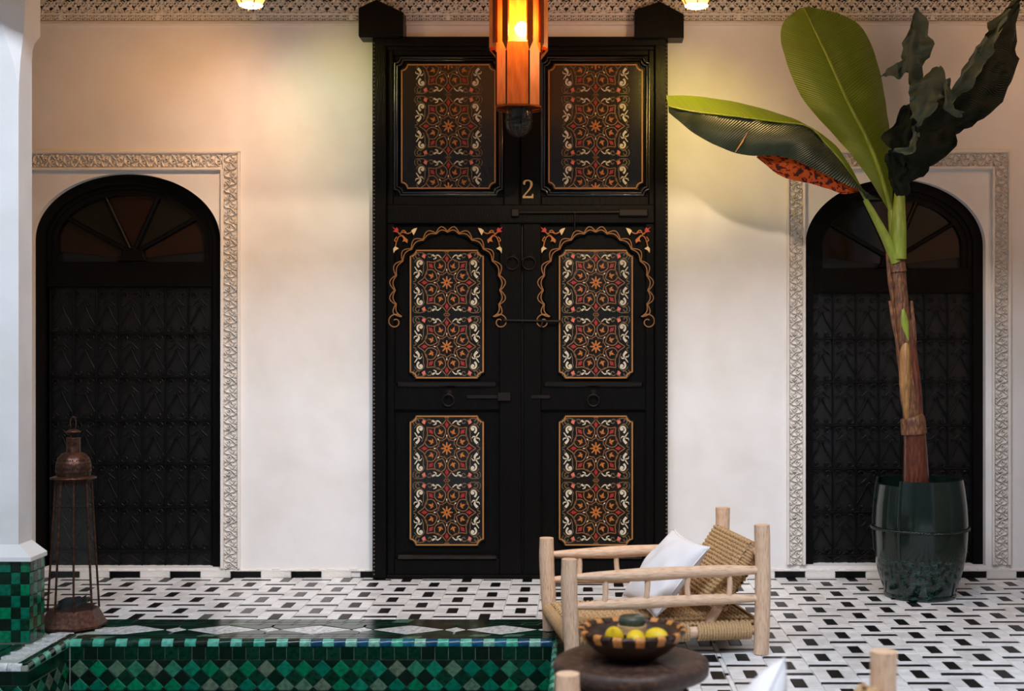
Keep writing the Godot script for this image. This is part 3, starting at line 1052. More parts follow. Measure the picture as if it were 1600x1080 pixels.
	obj("dark_backing", s3, M.dark_panel, fr)  # dark sheet stands in for the shade inside the pierced holes
	for i in 17:
		put("carved_panel", big, M.stucco, fr, Transform3D(Basis().scaled(Vector3(0.76, 0.76, 1.0)), Vector3(ex(-206.0 + i * W * 0.76 * UNIT), ey(22.5), 0.024)))
	for i in 13:
		var u := -206.0 + i * W * UNIT
		put("border_panel", small, M.stucco, fr, Transform3D(Basis(), Vector3(ex(u), ey(33.2), 0.022)))

# ------------------------------------------------------------------ the tall painted door
var unit_prims := []

func ornament_unit() -> void:   # one rosette field, half width 224, half height 190; primitives [kind, points, w0, w1, colour]
	var gold := lin(124, 84, 44)
	var olive := lin(96, 76, 48)
	var orange := lin(176, 102, 38)
	var red := lin(150, 26, 28)
	var cream := lin(200, 188, 162)
	var pink := lin(206, 104, 88)
	var add := func(kind: String, pts: Array, w0: float, w1: float, c: Color) -> void: unit_prims.append([kind, pts, w0, w1, c])
	var drop := func(c: Vector2, a: float, l: float, w: float) -> Array:
		var d := Vector2(cos(a), sin(a))
		var n := Vector2(-d.y, d.x)
		return [c - d * l * 0.5, c - d * l * 0.1 + n * w * 0.42, c + d * l * 0.12 + n * w * 0.5, c + d * l * 0.22 + n * w * 0.2, c + d * l * 0.5, c + d * l * 0.22 - n * w * 0.2, c + d * l * 0.12 - n * w * 0.5, c - d * l * 0.1 - n * w * 0.42]
	add.call("rib", arc(Vector2.ZERO, 9, 0, TAU, 12), 6, 6, orange)
	for k in 8:
		var a := TAU * k / 8.0
		var d := Vector2(cos(a), sin(a))
		add.call("rib", [d * 12, d * 24, d * 38], 12, 7, orange)
		add.call("fill", drop.call(d * 77, a, 20, 9), 0, 0, cream)
		add.call("fill", drop.call(d * 144, a, 44, 24), 0, 0, red)
		var b := a + PI / 8
		var e := Vector2(cos(b), sin(b))
		var n := Vector2(-e.y, e.x)
		# bud in each loop, and the loop
		add.call("fill", drop.call(e * 110, b, 44, 15), 0, 0, orange)
		add.call("fill", drop.call(e * 102 + n * 10, b + 1.0, 26, 9), 0, 0, orange)
		add.call("fill", drop.call(e * 102 - n * 10, b - 1.0, 26, 9), 0, 0, orange)
		add.call("rib", cr([e * 66, e * 88 + n * 27, e * 116 + n * 36, e * 142 + n * 22, e * 146, e * 142 - n * 22, e * 116 - n * 36, e * 88 - n * 27, e * 66], 4), 6, 6, gold)
		# inner star petals
		add.call("rib", cr([e * 46, e * 54 + n * 12, d * 58 - Vector2(-d.y, d.x) * -10, d * 66], 4), 5, 5, gold)
		var a2 := a + TAU / 8.0
		var d2 := Vector2(cos(a2), sin(a2))
		add.call("rib", cr([e * 46, e * 54 + n * 12, d2 * 58 - Vector2(-d2.y, d2.x) * 10, d2 * 66], 4), 5, 5, gold)
		# outer pointed star round the red drops
		var tip: float = [186, 180, 178, 180][k % 4]
		var prev := a - PI / 8
		var f := Vector2(cos(prev), sin(prev))
		add.call("rib", cr([e * 140, e * 146 - n * 24, d * 150 + Vector2(-d.y, d.x) * 24, d * tip], 5), 6, 6, gold)
		add.call("rib", cr([f * 140, f * 146 + Vector2(-f.y, f.x) * 24, d * 150 - Vector2(-d.y, d.x) * 24, d * tip], 5), 6, 6, gold)
	for sx in [-1.0, 1.0]:
		for sy in [-1.0, 1.0]:
			var m := func(pts: Array) -> Array:
				var out := []
				for p in pts: out.append(Vector2(p.x * sx, p.y * sy))
				return out
			# cream forked leaf at the side
			add.call("rib", m.call(cr([Vector2(196, 30), Vector2(178, 52), Vector2(190, 74), Vector2(206, 96)], 5)), 18, 4, cream)
			add.call("rib", m.call(cr([Vector2(188, 66), Vector2(170, 72), Vector2(160, 60)], 5)), 12, 3, cream)
			add.call("rib", m.call(cr([Vector2(192, 62), Vector2(206, 60), Vector2(210, 48)], 5)), 9, 3, cream)
			# cream spiral
			add.call("rib", m.call(spiral(Vector2(168, 116), 24, 5, -1.2, 5.0, 18)), 13, 6, cream)
			add.call("fill", m.call(arc(Vector2(168, 116), 9, 0, TAU, 10)), 0, 0, cream)
			# tendrils
			add.call("rib", m.call(cr([Vector2(214, 4), Vector2(196, 14), Vector2(206, 28)], 5)), 6, 6, olive)
			add.call("rib", m.call(cr([Vector2(160, 40), Vector2(150, 70), Vector2(150, 96), Vector2(146, 120), Vector2(166, 142), Vector2(192, 138), Vector2(206, 122)], 5)), 6, 6, olive)
			add.call("rib", m.call(spiral(Vector2(186, 164), 19, 6, -2.4, 3.6, 16)), 7, 6, olive)
			add.call("rib", m.call(spiral(Vector2(110, 160), 17, 6, 0.6, 6.4, 16)), 7, 6, olive)
			add.call("rib", m.call(cr([Vector2(128, 164), Vector2(150, 178), Vector2(172, 182), Vector2(208, 180)], 5)), 6, 6, olive)
			add.call("rib", m.call(cr([Vector2(206, 140), Vector2(216, 156), Vector2(212, 176)], 5)), 5, 5, olive)
			add.call("fill", m.call(drop.call(Vector2(147, 160), 1.2, 34, 26)), 0, 0, pink)
			# cream leaf by the crossing
			add.call("rib", m.call(cr([Vector2(36, 150), Vector2(56, 166), Vector2(74, 160), Vector2(94, 168)], 5)), 5, 13, cream)
			add.call("rib", m.call(cr([Vector2(72, 164), Vector2(70, 148), Vector2(86, 142)], 5)), 12, 4, cream)
			add.call("rib", m.call(cr([Vector2(4, 178), Vector2(12, 188), Vector2(20, 192)], 4)), 6, 5, gold)
			add.call("rib", m.call(cr([Vector2(0, 172), Vector2(8, 181), Vector2(0, 190)], 4)), 6, 6, gold)

func paint_unit(s: Sh, c: Vector2, kx: float, ky: float, z: float, lo: float, hi: float) -> void:
	for p in unit_prims:
		s.col = p[4]
		var pts := []
		var mid := 0.0
		for v in p[1]:
			pts.append(c + Vector2(v.x * kx, v.y * ky))
			mid += pts[-1].y / p[1].size()
		if p[0] == "rib": s.ribbon(pts, p[2] * kx, p[3] * kx, z, lo, hi)
		elif mid > lo + 0.004 and mid < hi - 0.004: s.fill(PackedVector2Array(pts), z + 0.0004)

func notched(u0: float, v0: float, u1: float, v1: float, r: float, inw := 0.0) -> PackedVector2Array:   # rectangle with scooped corners, drafting units
	var out := PackedVector2Array()
	u0 += inw; u1 -= inw; v0 += inw; v1 -= inw
	for c in [[u0, v1, -PI / 2, 0.0], [u1, v1, -PI, -PI / 2], [u1, v0, PI / 2, PI], [u0, v0, 0.0, PI / 2]]:
		for k in 7:
			var a := lerpf(c[2], c[3], k / 6.0)
			out.append(e2(c[0] + cos(a) * r, c[1] + sin(a) * r))
	return out

func shifted(p: PackedVector2Array, d: Vector2) -> PackedVector2Array:
	var q := PackedVector2Array()
	for v in p: q.append(v - d)
	return q

func painted_door() -> void:
	ornament_unit()
	var gold := lin(158, 108, 54)
	var B := Vector2(ex(814.0), 0.0)
	var d := thing("door_1", "tall black double door painted with six red gold and cream arabesque panels", "door", on_wall(814.0, 902.0), "", "structure")
	var bx := func(s: Sh, u0: float, v0: float, u1: float, v1: float, z0: float, z1: float, bev := 0.004) -> void:
		s.box(Vector3(ex(u0) - B.x, ey(v1), z0), Vector3(ex(u1) - B.x, ey(v0), z1), bev)
	# surround
	var s := Sh.new()
	bx.call(s, 585.0, 64.0, 606.0, 901.0, 0.0, 0.085, 0.006)
	obj("jamb", s, M.black_wood, d)
	s = Sh.new()
	bx.call(s, 1022.0, 66.0, 1042.0, 901.0, 0.0, 0.085, 0.006)
	obj("jamb", s, M.black_wood, d)
	s = Sh.new()
	bx.call(s, 588.0, 62.0, 1040.0, 76.0, 0.0, 0.09, 0.006)
	bx.call(s, 606.0, 75.0, 1022.0, 82.0, 0.0, 0.07, 0.006)
	obj("head", s, M.black_wood, d)
	s = Sh.new()
	bx.call(s, 606.0, 896.0, 1022.0, 903.0, 0.0, 0.07, 0.004)
	obj("sill", s, M.black_wood, d)
	# strip of small round nails down both sides
	var nails := MultiMesh.new()
	nails.transform_format = MultiMesh.TRANSFORM_3D
	var bead := SphereMesh.new()
	bead.radius = 0.0055
	bead.height = 0.011
	bead.radial_segments = 8
	bead.rings = 4
	nails.mesh = bead
	nails.instance_count = 276
	for i in 138:
		nails.set_instance_transform(2 * i, Transform3D(Basis(), Vector3(ex(587.6) - B.x + (i % 2) * 0.001, ey(72.0 + 6.0 * i), 0.086)))
		nails.set_instance_transform(2 * i + 1, Transform3D(Basis(), Vector3(ex(1040.0) - B.x, ey(74.0 + 6.0 * i), 0.086)))
	var mm := MultiMeshInstance3D.new()
	mm.name = "nail_heads"
	mm.multimesh = nails
	mm.material_override = mat(rgb(120, 108, 92), 0.4, 0.6)
	mm.set_meta("kind", "stuff")
	d.add_child(mm, true)
	# upper fixed part
	s = Sh.new()
	bx.call(s, 606.0, 80.0, 1022.0, 330.0, 0.0, 0.018, 0.0)
	obj("upper_board", s, M.black_wood, d)
	for q in [[606, 80, 616, 322], [788, 80, 812, 322], [814, 80, 846, 322], [1013, 80, 1022, 322], [616, 80, 788, 89], [846, 80, 1013, 89], [616, 308, 788, 322], [846, 308, 1013, 322]]:
		s = Sh.new()
		bx.call(s, q[0], q[1], q[2], q[3], 0.01, 0.05, 0.005)
		obj("upper_rail", s, M.black_wood, d)
	s = Sh.new()
	bx.call(s, 606.0, 321.0, 1022.0, 350.0, 0.0, 0.06, 0.006)
	obj("middle_rail", s, M.black_wood, d)
	s = Sh.new()
	bx.call(s, 606.0, 330.0, 1022.0, 900.0, 0.0, 0.009, 0.0)
	obj("rebate", s, M.dark_panel, d)
	# two lower leaves
	for k in 2:
		var off := 232.0 * k
		var leaf := holder("door_leaf", d)
		var l0 := 606.0 if k == 0 else 818.0
		var l1 := 815.5 if k == 0 else 1022.0
		s = Sh.new()
		bx.call(s, l0, 350.0, l1, 897.0, 0.0, 0.016, 0.0)
		obj("board", s, M.black_wood, leaf)
		var stiles := [[l0, 618.0 + off if k == 0 else 846.0], [781.0 + off if k == 1 else 781.0, l1]]
		if k == 1: stiles = [[818.0, 846.0], [1008.0, 1022.0]]
		for q in stiles:
			s = Sh.new()
			bx.call(s, q[0], 350.0, q[1], 897.0, 0.005, 0.046, 0.005)
			obj("stile", s, M.black_wood, leaf)
		for q in [[603.0, 640.0], [872.0, 897.0]]:
			s = Sh.new()
			bx.call(s, stiles[0][1] - 0.5, q[0], stiles[1][0] + 0.5, q[1], 0.005, 0.044, 0.005)
			obj("rail", s, M.black_wood, leaf)
			# shelf-like moulding above each rail
			s = Sh.new()
			bx.call(s, stiles[0][1] + 4, q[0] - 7.0, stiles[1][0] - 4, q[0] + 1.0, 0.005, 0.062, 0.012)
			obj("ledge_moulding", s, M.varnish, leaf)
		# scalloped spandrel over the middle panel, with its painted double line
		var cx := 700.5 + off - (2.0 if k == 1 else 0.0)
		var cusps := []
		for q in [[110, 600], [76, 525], [70, 440], [77, 350], [116, 262], [170, 190], [240, 135], [318, 97], [388, 86]]:
			cusps.append(Vector2(cx + (q[0] - 388) / 3.86, 340 + q[1] / 3.86))
		var all := cusps.duplicate()
		for i in range(cusps.size() - 2, -1, -1):
			all.append(Vector2(2 * cx - cusps[i].x, cusps[i].y))
		var inner := []
		var outer := []
		var edge := []
		var hub := Vector2(cx, 452.0)
		for i in all.size() - 1:
			if i == 7 or i == 8: pass
			var a: Vector2 = all[i]
			var b: Vector2 = all[i + 1]
			var nrm := ((a + b) / 2.0 - hub).normalized()
			for j in 7:
				var t := j / 6.0
				var w := sin(PI * t)
				outer.append(a.lerp(b, t) + nrm * (8.6 * w))
				inner.append(a.lerp(b, t) + nrm * (5.0 * w - 1.6))
				edge.append(a.lerp(b, t) + nrm * (3.4 * w - 4.6))
		s = Sh.new()
		var sp := PackedVector2Array()
		for p in edge: sp.append(e2(p.x, p.y) - B)
		var y_foot: float = edge[0].y
		var left: float = stiles[0][1] - 1.0
		var right: float = stiles[1][0] + 1.0
		sp.append(e2(right, y_foot) - B)
		sp.append(e2(right, 351.0) - B)
		sp.append(e2(left, 351.0) - B)
		sp.append(e2(left, y_foot) - B)
		s.prism(sp, 0.016, 0.044, 0.003)
		obj("scalloped_board", s, M.black_wood, leaf)
		s = Sh.new()
		s.col = lin(150, 100, 52)
		for line in [outer, inner]:
			for i in all.size() - 1:
				var pts := []
				for j in 7:
					var p: Vector2 = line[i * 7 + j]
					pts.append(e2(p.x, p.y) - B)
				s.ribbon(pts, 0.0058, 0.0058, 0.0475)
		for e in [-1.0, 1.0]:   # scrolls at the feet
			var c := Vector2(cx + e * 81.5, 503.0)
			var sp2 := []
			for p in spiral(c, 12.5, 3.0, (PI if e < 0.0 else 0.0) - e * 2.2, (PI if e < 0.0 else 0.0) + e * 5.4, 26): sp2.append(e2(p.x, p.y) - B)
			s.ribbon(sp2, 0.0065, 0.006, 0.0476)
			# corner sprigs
			var q := func(x: float, y: float) -> Vector2: return e2(cx + e * (388 - x) / 3.86, 340 + y / 3.86) - B
			s.col = lin(186, 108, 44)
			for line in [[[175, 88], [150, 100], [120, 92], [95, 105]], [[75, 180], [82, 150], [95, 120], [120, 110]], [[80, 85], [105, 105], [125, 125]], [[140, 95], [125, 80], [110, 88]], [[84, 150], [70, 140], [84, 118]]]:
				var pts := []
				for p in line: pts.append(q.call(p[0], p[1]))
				s.ribbon(cr(pts, 5), 0.006, 0.0045, 0.0475)
			s.fill(PackedVector2Array([q.call(118, 108), q.call(150, 138), q.call(146, 158), q.call(132, 146), q.call(116, 150), q.call(124, 136)]), 0.0477)
			s.col = lin(184, 44, 34)
			s.fill(PackedVector2Array([q.call(88, 94), q.call(60, 88), q.call(72, 78), q.call(56, 60), q.call(76, 70), q.call(84, 62), q.call(94, 78)]), 0.0477)
			s.col = lin(220, 196, 150)
			s.fill(PackedVector2Array([q.call(170, 82), q.call(186, 70), q.call(206, 66), q.call(196, 88), q.call(184, 110)]), 0.0477)
			s.fill(PackedVector2Array([q.call(74, 176), q.call(96, 190), q.call(76, 200), q.call(64, 218), q.call(62, 190)]), 0.0477)
			s.col = lin(150, 100, 52)
		obj("arch_paint", s, M.paint, leaf)
		for v in [[390.0, 592.0], [648.0, 852.0]]:
			painted_panel(leaf, B, 640.5 + off, v[0], 757.5 + off, v[1], [v[0] + 52.0, v[0] + 151.5], 54.5, 49.0)
		# ring pull on the lock rail, by the meeting stile, and the bolts
		for r in [[702.0 + (225.0 if k == 1 else 0.0), 622.0, 9.0], [801.0 if k == 0 else 827.0, 409.0, 10.0]]:
			var ring := holder("ring_pull", leaf)
			s = Sh.new()
			var pts := []
			for i in 25: pts.append(Vector3(ex(r[0]) - B.x + sin(TAU * i / 24) * r[2] / UNIT, ey(r[1]) - 0.012 + cos(TAU * i / 24) * r[2] / UNIT, 0.058 + 0.006 * cos(TAU * i / 24)))
			s.tube(pts, 0.006, 8, false)
			obj("ring", s, M.old_iron, ring)
			s = Sh.new()
			s.lathe([Vector2(0.026, 0.0), Vector2(0.024, 0.006), Vector2(0.01, 0.01), Vector2(0.009, 0.024), Vector2(0, 0.026)], Vector3.ZERO, 16)
			put("rose", s.mesh(), M.old_iron, ring, Transform3D(Basis(Vector3.RIGHT, PI / 2), Vector3(ex(r[0]) - B.x, ey(r[1] - 7.0), 0.044)))
		var bolt := holder("bolt", leaf)
		s = Sh.new()
		bx.call(s, 730.0 + 100.0 * k, 617.0, 790.0 + 70.0 * k, 622.5, 0.04, 0.056, 0.003)
		obj("slide", s, M.old_iron, bolt)
		if k == 0:
			s = Sh.new()
			bx.call(s, 778.0, 613.0, 799.0, 626.0, 0.04, 0.064, 0.004)
			obj("keeper", s, M.old_iron, bolt)
	# upper painted panels
	for k in 2:
		var off := 229.0 * k
		painted_panel(d, B, 627.0 + off, 101.0, 776.0 + off, 297.0, [198.5, 101.0, 296.0], 54.5, 48.8, true)
	# long bolts on the middle rail and the latch between the leaves
	var lb := holder("long_bolt", d)
	s = Sh.new()
	s.tube([Vector3(ex(806) - B.x, ey(334), 0.074), Vector3(ex(968) - B.x, ey(333), 0.074)], 0.009, 8)
	s.tube([Vector3(ex(898) - B.x, ey(333), 0.076), Vector3(ex(898) - B.x, ey(360), 0.07)], 0.006, 8)
	obj("rod", s, M.old_iron, lb)
	s = Sh.new()
	bx.call(s, 966.0, 328.0, 1012.0, 340.0, 0.055, 0.085, 0.012)
	bx.call(s, 800.0, 328.0, 812.0, 340.0, 0.055, 0.085, 0.004)
	obj("bracket", s, M.old_iron, lb)
	var la := holder("latch", d)
	s = Sh.new()
	s.tube([Vector3(ex(788) - B.x, ey(501), 0.056), Vector3(ex(876) - B.x, ey(502), 0.056)], 0.007, 8)
	s.tube([Vector3(ex(848) - B.x, ey(501), 0.06), Vector3(ex(846) - B.x, ey(512), 0.066)], 0.007, 8)
	obj("hook_bar", s, M.old_iron, la)
	# the number above the middle rail
	var tm := TextMesh.new()
	var f := SystemFont.new()
	f.font_names = PackedStringArray(["Droid Serif"])
	tm.font = f
	tm.text = "2"
	tm.font_size = 32
	tm.pixel_size = 0.0047
	tm.depth = 0.003
	put("number_two", tm, M.number, d, Transform3D(Basis(), Vector3(ex(825.5) - B.x, ey(298.0), 0.052)))

func painted_panel(parent: Node3D, B: Vector2, u0: float, v0: float, u1: float, v1: float, centres: Array, hw: float, hh: float, upper := false) -> void:
	var p := holder("painted_panel", parent)
	var s := Sh.new()
	s.prism(shifted(notched(u0, v0, u1, v1, 9.0, -1.0), B), 0.012, 0.036, 0.004)
	obj("panel", s, M.varnish, p)
	if upper:   # heavy rounded moulding round the upper panels
		for q in [[-9.0, 0.042, 0.05], [-5.5, 0.036, 0.046]]:
			s = Sh.new()
			var ring := shifted(notched(u0, v0, u1, v1, 9.0, q[0]), B)
			var pts := []
			for v in ring: pts.append(Vector3(v.x, v.y, q[1]))
			pts.append(pts[0])
			s.tube(pts, 0.0085, 8, false)
			obj("moulding", s, M.varnish, p)
	var gold := lin(164, 110, 52)
	s = Sh.new()
	s.col = gold
	var border := []
	for v in shifted(notched(u0, v0, u1, v1, 9.0, 2.0), B): border.append(v)
	border.append(border[0])
	s.ribbon(border, 0.0085, 0.0085, 0.0372)
	obj("gold_border", s, M.paint, p)
	s = Sh.new()
	var cx := (u0 + u1) / 2.0
	for c in centres:
		paint_unit(s, e2(cx, c) - B, hw / 224.0 / UNIT, hh / 190.0 / UNIT, 0.0366, ey(v1 - 3.0), ey(v0 + 3.0))
	obj("arabesque", s, M.paint, p)

# ------------------------------------------------------------------ arched doors with iron grilles
func ring_arch(s: Sh, a: Array, o0: float, o1: float, z0: float, z1: float, foot: float, org: Vector2) -> void:   # arch-shaped band, o0/o1 = outer and inner inset in drafting units
	var pts := []
	for off in [o0, o1]:
		var line := [e2(a[0] - a[2] + off, foot)]
		for i in 33:
			var t := PI - PI * i / 32.0
			line.append(e2(a[0] + cos(t) * (a[2] - off), a[1] - sin(t) * (a[3] - off)))
		line.append(e2(a[0] + a[2] - off, foot))
		pts.append(line)
	for i in pts[0].size() - 1:
		var A: Vector2 = pts[0][i] - org
		var B: Vector2 = pts[0][i + 1] - org
		var C: Vector2 = pts[1][i + 1] - org
		var D: Vector2 = pts[1][i] - org
		s.quad(Vector3(D.x, D.y, z1), Vector3(C.x, C.y, z1), Vector3(B.x, B.y, z1), Vector3(A.x, A.y, z1))
		s.quad(Vector3(D.x, D.y, z0), Vector3(C.x, C.y, z0), Vector3(C.x, C.y, z1), Vector3(D.x, D.y, z1))
		s.quad(Vector3(A.x, A.y, z1), Vector3(B.x, B.y, z1), Vector3(B.x, B.y, z0), Vector3(A.x, A.y, z0))

func arched_doors() -> void:
	var scroll: ArrayMesh
	var cw := 36.4 / UNIT
	var ch := 68.6 / UNIT
	var s := Sh.new()   # one field of the grille: spirals above and below a slender inverted V
	var r := 0.0042
	for e in [-1.0, 1.0]:
		var lines := [
			spiral(Vector2(e * cw * 0.25, ch - 0.034), 0.024, 0.005, PI / 2 - e * 1.4, PI / 2 + e * 5.2, 16),
			spiral(Vector2(e * cw * 0.25, 0.03), 0.023, 0.005, -PI / 2 + e * 1.2, -PI / 2 - e * 5.0, 16),
			[Vector2(e * cw * 0.06, ch - 0.062), Vector2(e * cw * 0.2, ch - 0.082), Vector2(e * cw * 0.34, ch - 0.098), Vector2(e * cw * 0.36, ch - 0.092)],
			[Vector2(e * 0.003, ch - 0.1), Vector2(e * cw * 0.2, ch - 0.16), Vector2(e * cw * 0.44, 0.055)],
			spiral(Vector2(e * 0.010, ch - 0.1), 0.011, 0.008, 0, e * 3.0, 6)]
		for l in lines:
			var pts := []
			for p in l: pts.append(Vector3(p.x, p.y, 0))
			s.tube(pts, r, 5, false)
	scroll = s.mesh()
	var names := ["black arched door with iron scroll grille behind the metal lantern", "black arched door with iron scroll grille behind the banana plant"]
	for k in 2:
		var a: Array = ARCH[k]
		var org := Vector2(ex(a[0]), 0.0)
		var d := thing("door_%d" % (k + 2), names[k], "door", on_wall(a[0], 902.0, -RECESS), "", "structure")
		var z := -0.01
		var bx := func(u0: float, v0: float, u1: float, v1: float, z0: float, z1: float, m: Material, called: String, parent: Node3D, bev := 0.004) -> void:
			var b := Sh.new()
			b.box(Vector3(ex(u0) - org.x, ey(v1), z0), Vector3(ex(u1) - org.x, ey(v0), z1), bev)
			obj(called, b, m, parent)
		s = Sh.new()
		ring_arch(s, a, -1.0, 15.0, z, 0.075, a[4], org)
		ring_arch(s, a, 15.0, 22.0, z, 0.055, a[1] + 35.0, org)
		obj("frame", s, M.black_wood, d)
		# fan-light
		var fan := holder("fanlight", d)
		var fy: float = a[1] + 35.0
		s = Sh.new()
		ring_arch(s, a, 22.0, 31.0, z, 0.042, fy, org)
		obj("rim", s, M.black_wood, fan)
		s = Sh.new()
		s.box(Vector3(ex(a[0] - a[2]) - org.x, ey(fy + 5.0), -0.006), Vector3(ex(a[0] + a[2]) - org.x, ey(a[1] - a[3]), 0.001), 0.0)
		obj("dark_backing", s, M.dark_panel, fan)
		var hub := Vector2(a[0] + 2.0, fy - 14.0)
		var cuts := [PI, PI * 0.815, PI * 0.615, PI * 0.385, PI * 0.185, 0.0]
		for i in 5:
			var poly := PackedVector2Array()
			poly.append(e2(hub.x, hub.y + 8.0) - org)
			for j in 9:
				var t: float = lerpf(cuts[i], cuts[i + 1], j / 8.0)
				poly.append(e2(a[0] + cos(t) * (a[2] - 28.0), minf(a[1] - sin(t) * (a[3] - 28.0) + 16.0 * (1.0 - sin(t)), fy)) - org)
			s = Sh.new()
			s.prism(poly, 0.0, 0.012)
			obj("pane", s, M.pane_red if i % 2 == 0 else M.pane_dark, fan)
		for i in 4:
			var t: float = cuts[i + 1]
			var p: Vector3 = Vector3(ex(hub.x) - org.x, ey(hub.y), 0.03)
			var q2 := e2(a[0] + cos(t) * (a[2] - 26.0), a[1] - sin(t) * (a[3] - 26.0) + 16.0 * (1.0 - sin(t))) - org
			s = Sh.new()
			s.tube([p, Vector3(q2.x, q2.y, 0.03)], 0.014, 8)
			obj("spoke", s, M.black_wood, fan)
		s = Sh.new()
		var hp := PackedVector2Array()
		for i in 13:
			var t := PI * i / 12.0
			var rr := 20.0 if i % 3 != 0 else 24.0
			hp.append(e2(hub.x + cos(t) * rr, hub.y + 12.0 - sin(t) * rr) - org)
		s.prism(hp, 0.0, 0.048, 0.004)
		obj("hub", s, M.black_wood, fan)
		bx.call(a[0] - a[2] + 14, fy - 1.0, a[0] + a[2] - 14, fy + 38.0, z, 0.05, M.black_wood, "rail", d)
		# leaf and grille
		var g0: float = a[0] - 130.0
		var g1: float = a[0] + 126.0
		bx.call(a[0] - a[2] + 13, fy + 36.0, g0 - 2, a[4], z, 0.045, M.black_wood, "stile", d)
		bx.call(g1 + 2, fy + 36.0, a[0] + a[2] - 13, a[4], z, 0.045, M.black_wood, "stile", d)
		bx.call(g0 - 4, fy + 34.0, g1 + 4, a[4], z, 0.006, M.dark_panel, "backing_panel", d, 0.0)
		var gr := holder("grille", d)
		var top := 449.0 if k == 0 else 457.0
		for i in 8:
			bx.call(g0 + 1 + 36.4 * i - 1.2, top, g0 + 1 + 36.4 * i + 1.2, a[4], 0.018, 0.03, M.iron, "bar", gr, 0.002)
		var v := top + 72.0
		bx.call(g0, top - 1.2, g1, top + 1.2, 0.018, 0.032, M.iron, "bar", gr, 0.002)
		for row in 6:
			bx.call(g0, v - 1.3, g1, v + 1.3, 0.018, 0.034, M.iron, "bar", gr, 0.002)
			for i in 7:
				put("scroll_field", scroll, M.iron, gr, Transform3D(Basis(), Vector3(ex(g0 + 1 + 36.4 * (i + 0.5)) - org.x, ey(v), 0.026)))
			v += 68.6
		for i in 7:   # shallow bottom row
			put("scroll_field", scroll, M.iron, gr, Transform3D(Basis().scaled(Vector3(1, 0.36, 1)), Vector3(ex(g0 + 1 + 36.4 * (i + 0.5)) - org.x, ey(a[4] - 1), 0.026)))

# ------------------------------------------------------------------ corbels over the painted door
func corbels() -> void:
	for k in 2:
		var u0 := 560.0 if k == 0 else 992.0
		var u1 := 630.0 if k == 0 else 1068.5
		var top := 0.0 if k == 0 else 3.0
		var mid := (u0 + u1) / 2.0
		var apex := 588.0 if k == 0 else 1031.0
		var c := thing("corbel", "black house-shaped corbel over the door corner nearer the lantern side" if k == 0 else "black house-shaped corbel over the door corner nearer the banana plant", "corbel", on_wall(mid, 66.0), "", "structure")
		var rel := func(u: float, v: float) -> Vector2: return e2(905.0 + (u - 905.0) / 1.018, 537.0 + (v - 537.0) / 1.018) - e2(mid, 66.0)
		var s := Sh.new()
		s.prism(PackedVector2Array([rel.call(u0, 56.0 + top), rel.call(u1, 56.0 + top), rel.call(u1, 19.0 + top), rel.call(apex, -1.0 + top), rel.call(u0, 12.0 + top)]), 0.0, 0.15, 0.006)
		obj("block", s, M.black_wood, c)
		s = Sh.new()
		var lo := Vector3(rel.call(u0 + 1, 66.0).x, 0.0, 0.0)
		var hi := Vector3(rel.call(u1 - 7, 56.0 + top).x, rel.call(u0, 55.5 + top).y, 0.135)
		s.box(lo, hi, 0.012)
		obj("under_moulding", s, M.black_wood, c)

